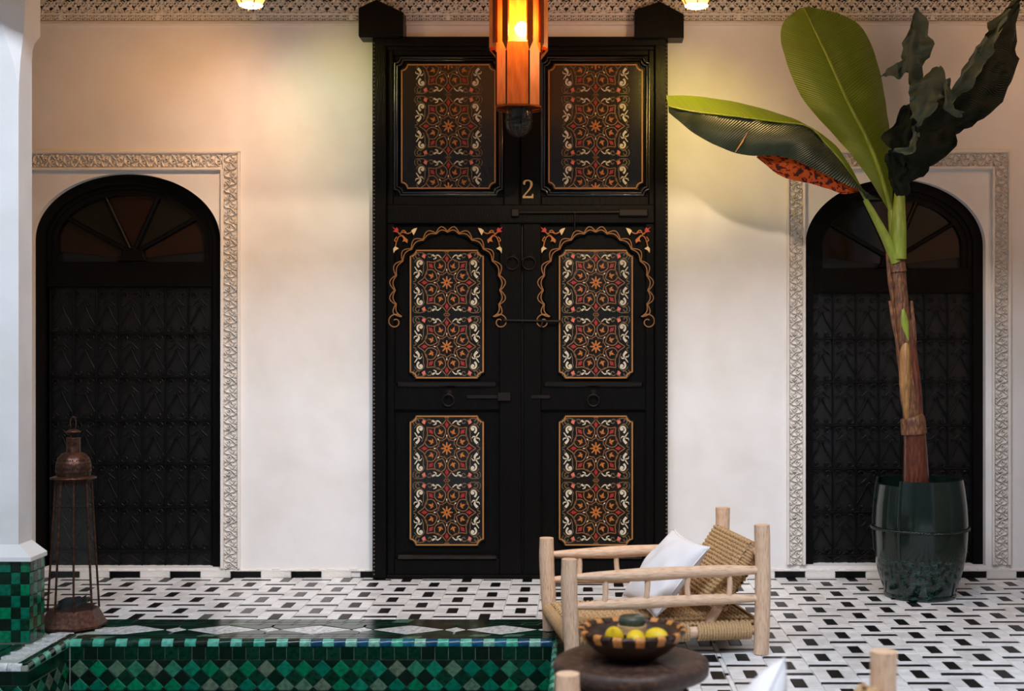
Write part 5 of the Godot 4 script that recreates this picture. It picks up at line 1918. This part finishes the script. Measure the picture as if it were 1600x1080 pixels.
	# large dark leaf reaching into the corner
	leaf(pl, D, deep, green_stalk,
		[[1430, 262, -0.04], [1466, 195, -0.04], [1500, 140, -0.02], [1535, 90, 0.0], [1565, 45, 0.0], [1596, -4, 0.0]],
		[[1428, 258, -0.04], [1462, 185, 0.0], [1494, 128, 0.05], [1526, 78, 0.08], [1552, 38, 0.06], [1594, -5, 0.0]],
		[[1434, 264, -0.05], [1488, 212, -0.08], [1540, 186, -0.1], [1583, 128, -0.1], [1590, 60, -0.06], [1598, -3, 0.0]], 3.0, 0.11)
	leaf(pl, D, dull, null,
		[[1478, 158, 0.07], [1505, 122, 0.085], [1532, 80, 0.09], [1555, 40, 0.075], [1594, -5, 0.02]],
		[[1476, 156, 0.07], [1500, 112, 0.085], [1526, 70, 0.09], [1550, 34, 0.075], [1592, -6, 0.02]],
		[[1484, 160, 0.08], [1514, 138, 0.1], [1545, 92, 0.1], [1562, 52, 0.085], [1597, -3, 0.02]], 0.0, 0.09)
	# crumpled leaves in the middle
	leaf(pl, D, deep, null,
		[[1412, 300, 0.03], [1432, 250, 0.06], [1446, 205, 0.08], [1455, 165, 0.09], [1452, 128, 0.08]],
		[[1408, 298, 0.03], [1418, 240, 0.09], [1424, 196, 0.1], [1434, 160, 0.11], [1430, 136, 0.1]],
		[[1416, 296, 0.02], [1458, 262, 0.03], [1490, 226, 0.03], [1486, 180, 0.05], [1476, 140, 0.06]], 2.0, 0.11)
	leaf(pl, D, dull, null,
		[[1436, 215, 0.13], [1440, 180, 0.15], [1450, 148, 0.15], [1462, 120, 0.13], [1467, 106, 0.11]],
		[[1420, 200, 0.12], [1424, 176, 0.13], [1418, 148, 0.12], [1426, 126, 0.11], [1464, 105, 0.11]],
		[[1440, 212, 0.14], [1452, 180, 0.17], [1472, 152, 0.16], [1488, 138, 0.13], [1470, 106, 0.11]], 0.0, 0.09)
	leaf(pl, D, dull, null,
		[[1472, 128, 0.12], [1478, 150, 0.14], [1486, 166, 0.14], [1502, 176, 0.12]],
		[[1466, 132, 0.12], [1472, 156, 0.14], [1480, 172, 0.14], [1500, 180, 0.12]],
		[[1482, 122, 0.12], [1490, 142, 0.14], [1486, 156, 0.14], [1503, 174, 0.12]], 0.0, 0.09)
	leaf(pl, D, deep, null,
		[[1412, 262, 0.06], [1408, 234, 0.09], [1410, 208, 0.1], [1420, 186, 0.1], [1428, 160, 0.08]],
		[[1404, 250, 0.06], [1388, 238, 0.08], [1377, 220, 0.08], [1396, 190, 0.09], [1414, 158, 0.07]],
		[[1420, 258, 0.07], [1430, 238, 0.11], [1434, 212, 0.13], [1434, 190, 0.12], [1436, 165, 0.09]], 0.0, 0.11)
	leaf(pl, D, dull, null,
		[[1432, 206, 0.15], [1432, 226, 0.16], [1418, 236, 0.16], [1396, 236, 0.13]],
		[[1428, 206, 0.15], [1426, 222, 0.17], [1414, 229, 0.17], [1392, 234, 0.13]],
		[[1434, 210, 0.15], [1434, 232, 0.16], [1418, 240, 0.16], [1396, 238, 0.13]], 0.0, 0.09)
	leaf(pl, D, deep, null,
		[[1412, 320, 0.03], [1400, 290, 0.05], [1394, 262, 0.06], [1390, 240, 0.06]],
		[[1408, 322, 0.03], [1390, 285, 0.05], [1384, 260, 0.06], [1384, 240, 0.06]],
		[[1414, 318, 0.03], [1424, 288, 0.05], [1428, 262, 0.06], [1416, 240, 0.06]], 0.0, 0.11)

func stripes() -> ImageTexture:
	var im := Image.create(256, 16, false, Image.FORMAT_RGB8)
	var r := RandomNumberGenerator.new()
	r.seed = 5
	for x in 256:
		var v := 0.86 + 0.1 * sin(x * TAU / 8.0) + r.randf_range(-0.05, 0.05)
		im.fill_rect(Rect2i(x, 0, 1, 16), Color(v, v, v))
	return ImageTexture.create_from_image(im)

func stripes_normal() -> ImageTexture:
	var im := Image.create(256, 16, false, Image.FORMAT_RGB8)
	for x in 256:
		var v := 0.5 + 0.5 * sin(x * TAU / 8.0)
		im.fill_rect(Rect2i(x, 0, 1, 16), Color(v, v, v))
	im.bump_map_to_normal_map(3.0)
	return ImageTexture.create_from_image(im)

func leaf(pl: Node3D, D: Callable, m: Material, rib_mat: Variant, mid: Array, left: Array, right: Array, rib: float, crumple := 0.0) -> void:
	var lf := holder("leaf", pl)
	var lines := []
	for l in [left, mid, right]:
		var pts := []
		for q in l: pts.append(D.call(float(q[0]), float(q[1]), float(q[2])))
		lines.append(cr3(pts, 6))
	var n: int = lines[1].size()
	var s := Sh.new()
	s.smooth(1)
	var cols := 8
	var grid := []
	var nz := FastNoiseLite.new()
	nz.seed = int(mid[0][0]) + int(left[1][1])
	nz.frequency = 7.0
	nz.fractal_octaves = 3
	for i in n:
		var row := []
		var t := float(i) / (n - 1)
		for side in [0, 2]:
			var a: Vector3 = lines[1][i]
			var b: Vector3 = lines[side][i]
			for j in cols + 1:
				var w := float(j) / cols
				if side == 0: w = 1.0 - w
				var p := a.lerp(b, w)
				# the blade bellies a little and ripples towards its margin
				var len := a.distance_to(b)
				p.z += 0.12 * len * sin(PI * w) * sin(PI * t) + 0.006 * w * sin(t * 31.0 + side * 2.0) + 0.004 * w * sin(t * 57.0)
				if crumple > 0.0: p += Vector3(nz.get_noise_3d(p.x, p.y, p.z) * 0.35, nz.get_noise_3d(p.y, p.z + 3.0, p.x) * 0.35, nz.get_noise_3d(p.z, p.x + 5.0, p.y)) * crumple * (0.25 + 0.75 * w)
				row.append(p)
		grid.append(row)
	for i in n - 1:
		for j in 2 * cols + 1:
			if j == cols: continue
			var u0 := float(i) / (n - 1) * 3.2
			var u1 := float(i + 1) / (n - 1) * 3.2
			var q0 := absf(float(j - cols)) / cols
			var q1 := absf(float(j + 1 - cols)) / cols
			var lean := 0.25
			var a: Vector3 = grid[i][j]
			var b: Vector3 = grid[i][j + 1]
			var c: Vector3 = grid[i + 1][j + 1]
			var d: Vector3 = grid[i + 1][j]
			s.triuv(a, b, c, Vector2(u0 - q0 * lean, q0), Vector2(u0 - q1 * lean, q1), Vector2(u1 - q1 * lean, q1))
			s.triuv(a, c, d, Vector2(u0 - q0 * lean, q0), Vector2(u1 - q1 * lean, q1), Vector2(u1 - q0 * lean, q0))
	s.st.generate_normals()
	s.st.generate_tangents()
	s.st.index()
	put("blade", s.st.commit(), m, lf)
	if rib > 0.0 and rib_mat:
		s = Sh.new()
		var rr := []
		for i in n: rr.append(lerpf(rib, 0.8, float(i) / (n - 1)) * PK)
		var pts := []
		for p in lines[1]: pts.append(p + Vector3(0, 0, 0.004))
		s.tube(pts, rr, 8)
		obj("midrib", s, rib_mat, lf)

# ------------------------------------------------------------------ low rope chairs
func pole(called: String, parent: Node3D, a: Vector3, b: Vector3, radii: Array, m: Material) -> void:   # round pole turned along its own axis so that the grain follows it
	var len := a.distance_to(b)
	var s := Sh.new()
	var pts := []
	var rr := []
	var n := 14
	var ph := rng.randf() * 6.0
	for i in n + 1:
		var t := float(i) / n
		var f := t * (radii.size() - 1)
		var k := mini(int(f), radii.size() - 2)
		pts.append(Vector3(0.003 * sin(t * 5.0 + ph), t * len, 0.003 * cos(t * 4.0 + ph)))
		rr.append(lerpf(radii[k], radii[k + 1], f - k) * (1.0 + 0.02 * sin(t * 17.0 + ph)))
	s.tube(pts, rr, 16)
	var y := (b - a).normalized()
	var x := y.cross(Vector3(0.3, 0.2, 1)).normalized()
	put(called, s.mesh(), m, parent, Transform3D(Basis(x, y, x.cross(y)), a))

func weave(o: Vector3, ax: Vector3, ay: Vector3, nx: int, ny: int, r: float, wrap := 0.0) -> Sh:   # cords over and under each other across a parallelogram
	var s := Sh.new()
	var nn := ax.cross(ay).normalized()
	for i in nx:
		var u := (i + 0.5) / nx
		var pts := []
		for j in 2 * ny + 1:
			var v := j / (2.0 * ny)
			var h := sin(PI * (j + 0.0) * 0.5 + PI * (i % 2)) * r * 0.9
			pts.append(o + ax * (u + rng.randf_range(-0.12, 0.12) / nx) + ay * v + nn * h)
		s.tube(pts, r, 5, false)
	for j in ny:
		var v := (j + 0.5) / ny
		var pts := []
		for i in 2 * nx + 1:
			var u := i / (2.0 * nx)
			var h := -sin(PI * i * 0.5 + PI * (j % 2)) * r * 0.9
			pts.append(o + ax * u + ay * (v + rng.randf_range(-0.12, 0.12) / ny) + nn * h)
		s.tube(pts, r, 5, false)
	return s

func chairs() -> void:
	# local axes: +x from the front posts to the back posts, +z to the near side
	var fn := Vector2(-0.035, 6.12)
	var ang := deg_to_rad(10.0)
	var fx := Vector2(cos(ang), sin(ang))
	var mid := fn + fx * 0.45 + Vector2(-fx.y, fx.x) * 0.34
	var ch := thing("chair", "low pale log chair with woven rope seat standing on the tiled floor", "chair", Vector3(mid.x, 0.003, -mid.y), "low rope chairs")
	ch.rotation.y = ang
	var W := 0.34
	var L := 0.45
	var wood: Material = M.pale_wood
	for side in [-1.0, 1.0]:
		pole("front_post", ch, Vector3(-L, 0, side * W), Vector3(-L - 0.01, 0.466, side * W), [0.033, 0.038, 0.038, 0.036], wood)
		pole("back_post", ch, Vector3(L, 0, side * W), Vector3(L + 0.005, 0.6, side * W), [0.036, 0.038, 0.037, 0.037], wood)
		pole("arm_rail", ch, Vector3(-L - 0.01, 0.385, side * W), Vector3(L, 0.388, side * W), [0.012, 0.024, 0.03, 0.03, 0.028, 0.027, 0.018], wood)
		pole("side_rail", ch, Vector3(-L - 0.01, 0.252, side * W), Vector3(L, 0.258, side * W), [0.012, 0.024, 0.027, 0.027, 0.025, 0.024, 0.016], wood)
		for i in 4:
			var x := -L + 0.155 + 0.196 * i
			pole("spindle", ch, Vector3(x, 0.25, side * W), Vector3(x, 0.392, side * W), [0.014, 0.013, 0.014], wood)
		# frame under the seat
		pole("seat_rail", ch, Vector3(-L, 0.105, side * (W - 0.02)), Vector3(L, 0.105, side * (W - 0.02)), [0.02, 0.026, 0.026, 0.02], wood)
		# back strut leaning from the seat to the top of the back post
		pole("back_strut", ch, Vector3(L - 0.25, 0.115, side * (W - 0.075)), Vector3(L - 0.015, 0.485, side * (W - 0.07)), [0.022, 0.023, 0.023, 0.02], wood)
	for x in [-L, L]:
		pole("cross_rail", ch, Vector3(x, 0.105, -W), Vector3(x, 0.105, W), [0.018, 0.026, 0.026, 0.018], wood)
	pole("top_rail", ch, Vector3(L - 0.02, 0.472, -W), Vector3(L - 0.02, 0.472, W), [0.018, 0.022, 0.022, 0.018], wood)
	pole("lower_back_rail", ch, Vector3(L - 0.2, 0.21, -W + 0.05), Vector3(L - 0.2, 0.21, W - 0.05), [0.018, 0.02, 0.018], wood)
	# woven seat, with cords that turn round the rails
	var s := weave(Vector3(-L + 0.01, 0.135, W - 0.03), Vector3(2 * L - 0.03, 0, 0), Vector3(0, 0, -2 * W + 0.06), 36, 26, 0.0095)
	var o := obj("woven_seat", s, M.rope, ch)
	o.set_meta("kind", "stuff")
	s = Sh.new()
	for side in [-1.0, 1.0]:
		for i in 60:
			var x := -L + 0.045 + (2 * L - 0.1) * i / 59.0
			if absf(x - 0.12) < 0.018: continue
			var pts := []
			for j in 9:
				var a := PI * 0.5 - PI * 1.1 * j / 8.0
				pts.append(Vector3(x + rng.randf_range(-0.001, 0.001), 0.105 + sin(a) * 0.034, side * (W - 0.02 + cos(a) * 0.034)))
			s.tube(pts, 0.0078, 5, false)
	for e in [-1.0, 1.0]:
		for i in 44:
			var z := -W + 0.045 + (2 * W - 0.09) * i / 43.0
			var pts := []
			for j in 9:
				var a := PI * 0.5 - PI * 1.1 * j / 8.0
				pts.append(Vector3(e * (L + cos(a) * 0.034), 0.105 + sin(a) * 0.034, z + rng.randf_range(-0.001, 0.001)))
			s.tube(pts, 0.0078, 5, false)
	o = obj("rope_wrapping", s, M.rope, ch)
	o.set_meta("kind", "stuff")
	# woven back
	var b0 := Vector3(L - 0.2, 0.215, W - 0.042)
	var up := Vector3(0.19, 0.285, 0)
	s = weave(b0 + Vector3(-0.026, 0.013, 0), up, Vector3(0, 0, -2 * W + 0.084), 17, 26, 0.0095)
	o = obj("woven_back", s, M.rope, ch)
	o.set_meta("kind", "stuff")
	s = weave(b0 + Vector3(0.03, -0.015, 0), up, Vector3(0, 0, -2 * W + 0.084), 17, 26, 0.0095)
	for side in [-1.0, 1.0]:   # cords wrapped round the struts
		for i in 24:
			var c := b0 + up * ((i + 0.5) / 24.0)
			c.z = side * (W - 0.073)
			var nx := Vector3(-0.832, 0.555, 0)
			var pts := []
			for j in 9:
				var a := -PI * 0.55 + PI * 1.1 * j / 8.0
				pts.append(c + nx * sin(a) * 0.032 + Vector3(0, 0, side) * cos(a) * 0.034)
			s.tube(pts, 0.009, 5, false)
	for i in 40:   # cords turned over the top rail
		var z := W - 0.05 - (2 * W - 0.1) * i / 39.0
		var pts := []
		for j in 11:
			var a := -0.3 + PI * 1.2 * j / 10.0
			pts.append(Vector3(L - 0.02 + cos(a) * 0.03, 0.472 + sin(a) * 0.032, z + rng.randf_range(-0.001, 0.001)))
		s.tube(pts, 0.0078, 5, false)
	o = obj("woven_back_wrap", s, M.rope, ch)
	o.set_meta("kind", "stuff")

	var c2 := copy(ch, "blurred low log chair nearest the viewer, mostly below the picture edge")
	var ff := Vector2(-0.023, 3.99)
	var a2 := deg_to_rad(-18.4)
	var gx := Vector2(cos(a2), sin(a2))
	var m2 := ff + gx * 0.45 - Vector2(-gx.y, gx.x) * 0.34
	c2.position = Vector3(m2.x, 0.003, -m2.y)
	c2.rotation.y = a2

	# cushions
	pillow("cushion", "plain white square cushion leaning on the rope chair back", Vector3(0.415, 0.343, -6.5), Vector3(-0.14, 0.03, -0.37), Vector3(0.275, 0.315, -0.03), 0.076)
	pillow("cushion", "blurred white cushion on the chair nearest the viewer", Vector3(0.42, 0.42, -3.42), Vector3(0.1, 0.0, -0.38), Vector3(0.16, 0.38, 0.02), 0.07)

func pillow(called: String, label: String, c: Vector3, w: Vector3, h: Vector3, thick: float) -> void:
	var p := thing(called, label, "cushion", c, "white cushions on the rope chairs")
	var x := w.normalized()
	var z := w.cross(h).normalized()
	var y := z.cross(x)
	var wl := w.length() * 0.5
	var hl := h.length() * 0.5
	var n := 36
	var s := Sh.new()
	s.smooth(1)
	for face in [1.0, -1.0]:
		var g := []
		for i in n + 1:
			var row := []
			for j in n + 1:
				var u := i * 2.0 / n - 1.0
				var v := j * 2.0 / n - 1.0
				var pinch := 1.0 - 0.09 * (1.0 - u * u) * v * v
				var pinch2 := 1.0 - 0.09 * (1.0 - v * v) * u * u
				var puff := pow(maxf((1.0 - u * u) * (1.0 - v * v), 0.0), 0.42)
				var fold := 0.006 * sin(u * 9.0 + v * 4.0) * (1.0 - absf(v)) + 0.007 * sin(v * 7.0 - u * 5.0 + face) * absf(u)
				var q: Vector3 = x * u * wl * pinch2 * (1.04 if absf(v) > 0.9 else 1.0) + y * v * hl * pinch + z * face * (puff * thick + fold * puff)
				row.append(q)
			g.append(row)
		for i in n:
			for j in n:
				if face > 0.0: s.quad(g[i][j], g[i + 1][j], g[i + 1][j + 1], g[i][j + 1])
				else: s.quad(g[i][j + 1], g[i + 1][j + 1], g[i + 1][j], g[i][j])
	obj("cover", s, M.linen, p)
	s = Sh.new()
	var rim := []
	for k in 4:
		for i in n:
			var t := i * 2.0 / n - 1.0
			var u: float = [t, 1.0, -t, -1.0][k]
			var v: float = [-1.0, t, 1.0, -t][k]
			rim.append(x * u * wl * (1.0 - 0.09 * (1.0 - v * v) * u * u) + y * v * hl * (1.0 - 0.09 * (1.0 - u * u) * v * v))
	rim.append(rim[0])
	s.tube(rim, 0.0035, 6, false)
	obj("seam", s, M.linen, p)

# ------------------------------------------------------------------ stool with the bowl of lemons
func stool_and_bowl() -> void:
	var at := Vector3(0.178, 0.003, -4.5)
	var st := thing("stool", "round dark carved wooden stool carrying the lemon bowl", "stool", at)
	var s := Sh.new()
	s.smooth(1)
	var n := 72
	var prof := [Vector2(0.235, 0.335), Vector2(0.25, 0.338), Vector2(0.26, 0.35), Vector2(0.262, 0.372), Vector2(0.256, 0.387), Vector2(0.246, 0.392), Vector2(0.236, 0.392), Vector2(0.15, 0.394), Vector2(0.0, 0.394)]
	for i in prof.size() - 1:
		for k in n:
			var c := []
			for q in [[k, i], [k + 1, i], [k + 1, i + 1], [k, i + 1]]:
				var a: float = TAU * q[0] / n
				var pr: Vector2 = prof[q[1]]
				var r := pr.x * (1.0 + (0.012 * sin(a * 3.0 + 1.0) + 0.007 * sin(a * 7.0)) * pr.x / 0.26)
				if absf(wrapf(a - 1.45, -PI, PI)) < 0.1 and pr.x > 0.24: r -= 0.012
				c.append(Vector3(sin(a) * r, pr.y + 0.003 * sin(a * 2.0), cos(a) * r))
			s.quad(c[0], c[1], c[2], c[3])
	s.lathe([Vector2(0.0, 0.336), Vector2(0.24, 0.336)], Vector3.ZERO, 40)
	obj("top", s, M.dark_wood, st)
	s = Sh.new()
	s.lathe([Vector2(0.0, 0.0), Vector2(0.15, 0.0), Vector2(0.165, 0.012), Vector2(0.16, 0.06), Vector2(0.168, 0.2), Vector2(0.177, 0.31), Vector2(0.19, 0.34)], Vector3.ZERO, 48)
	obj("drum", s, M.dark_wood, st)
	for i in 14:
		var a := TAU * i / 14.0
		s = Sh.new()
		s.tube([Vector3(sin(a) * 0.172, 0.03, cos(a) * 0.172), Vector3(sin(a) * 0.182, 0.3, cos(a) * 0.182)], 0.009, 6)
		obj("rib", s, M.dark_wood, st)

	var bo := thing("bowl", "dark wooden bowl with an inlaid orange rim on the stool", "bowl", at + Vector3(0, 0.3985, 0))
	s = Sh.new()
	s.lathe([Vector2(0.0, 0.0), Vector2(0.085, 0.0), Vector2(0.092, 0.006), Vector2(0.125, 0.024), Vector2(0.158, 0.055), Vector2(0.172, 0.082), Vector2(0.17, 0.092), Vector2(0.160, 0.091), Vector2(0.145, 0.06), Vector2(0.11, 0.03), Vector2(0.06, 0.016), Vector2(0.0, 0.014)], Vector3.ZERO, 64)
	obj("body", s, M.bowl_wood, bo)
	for i in 30:
		var a0 := TAU * i / 30.0 + 0.02
		var a1 := TAU * (i + 1) / 30.0 - 0.02
		var dark := i % 2 == 1
		s = Sh.new()
		var sec := [Vector2(0.171, 0.066 if not dark else 0.078), Vector2(0.181, 0.085), Vector2(0.182, 0.093), Vector2(0.176, 0.099), Vector2(0.164, 0.098), Vector2(0.157, 0.088)]
		s.smooth(1)
		for j in sec.size() - 1:
			for t in 3:
				var b0 := lerpf(a0, a1, t / 3.0)
				var b1 := lerpf(a0, a1, (t + 1) / 3.0)
				var p: Vector2 = sec[j]
				var q: Vector2 = sec[j + 1]
				s.quad(Vector3(sin(b0) * p.x, p.y, cos(b0) * p.x), Vector3(sin(b1) * p.x, p.y, cos(b1) * p.x), Vector3(sin(b1) * q.x, q.y, cos(b1) * q.x), Vector3(sin(b0) * q.x, q.y, cos(b0) * q.x))
		obj("rim_inlay", s, M.bowl_wood if dark else M.bone, bo)
	# lemons and a candle jar inside
	var spots := [[-0.062, 0.07, 0.6, 0.6, "yellow lemon tipped nipple-up at the bowl's jar side, leftmost of three"], [0.008, 0.1, 0.2, 1.6, "yellow lemon at the front of the bowl, middle of three"], [0.078, 0.068, 0.3, 2.4, "yellow lemon against the bowl side, rightmost of three"]]
	for q in spots:
		var l := thing("lemon", q[4], "lemon", bo.position + Vector3(q[0], 0.075, q[1] - 0.02), "lemons in the bowl")
		l.rotation = Vector3(q[2], q[3], 0.5 if q[0] < -0.05 else 1.5)
		s = Sh.new()
		var pr := []
		for i in 17:
			var t := i / 16.0
			var y := -cos(PI * t) * 0.044
			var r := sin(PI * t) * 0.032
			if t > 0.88: y += (t - 0.88) * 0.075
			pr.append(Vector2(maxf(r, 0.0), y))
		s.lathe(pr, Vector3.ZERO, 24)
		obj("fruit", s, M.lemon, l)
		s = Sh.new()
		s.lathe([Vector2(0.0, -0.047), Vector2(0.004, -0.046), Vector2(0.006, -0.042)], Vector3.ZERO, 8)
		obj("stem_end", s, M.jar_green, l)
	var j := thing("candle_jar", "small dark green jar wrapped in twine among the lemons", "jar", bo.position + Vector3(0.0, 0.026, -0.03))
	s = Sh.new()
	s.lathe([Vector2(0.0, 0.0), Vector2(0.04, 0.0), Vector2(0.044, 0.01), Vector2(0.044, 0.08), Vector2(0.046, 0.087), Vector2(0.0455, 0.098), Vector2(0.04, 0.104), Vector2(0.0, 0.105)], Vector3.ZERO, 32)
	obj("glass_body", s, M.jar_green, j)
	for i in 4:
		s = Sh.new()
		var pts := []
		for k in 33:
			var a := TAU * k / 32.0
			pts.append(Vector3(sin(a) * 0.0465, 0.052 + 0.0068 * i + 0.001 * sin(a * 3 + i), cos(a) * 0.0465))
		s.tube(pts, 0.0036, 6, false)
		obj("twine", s, M.twine, j)
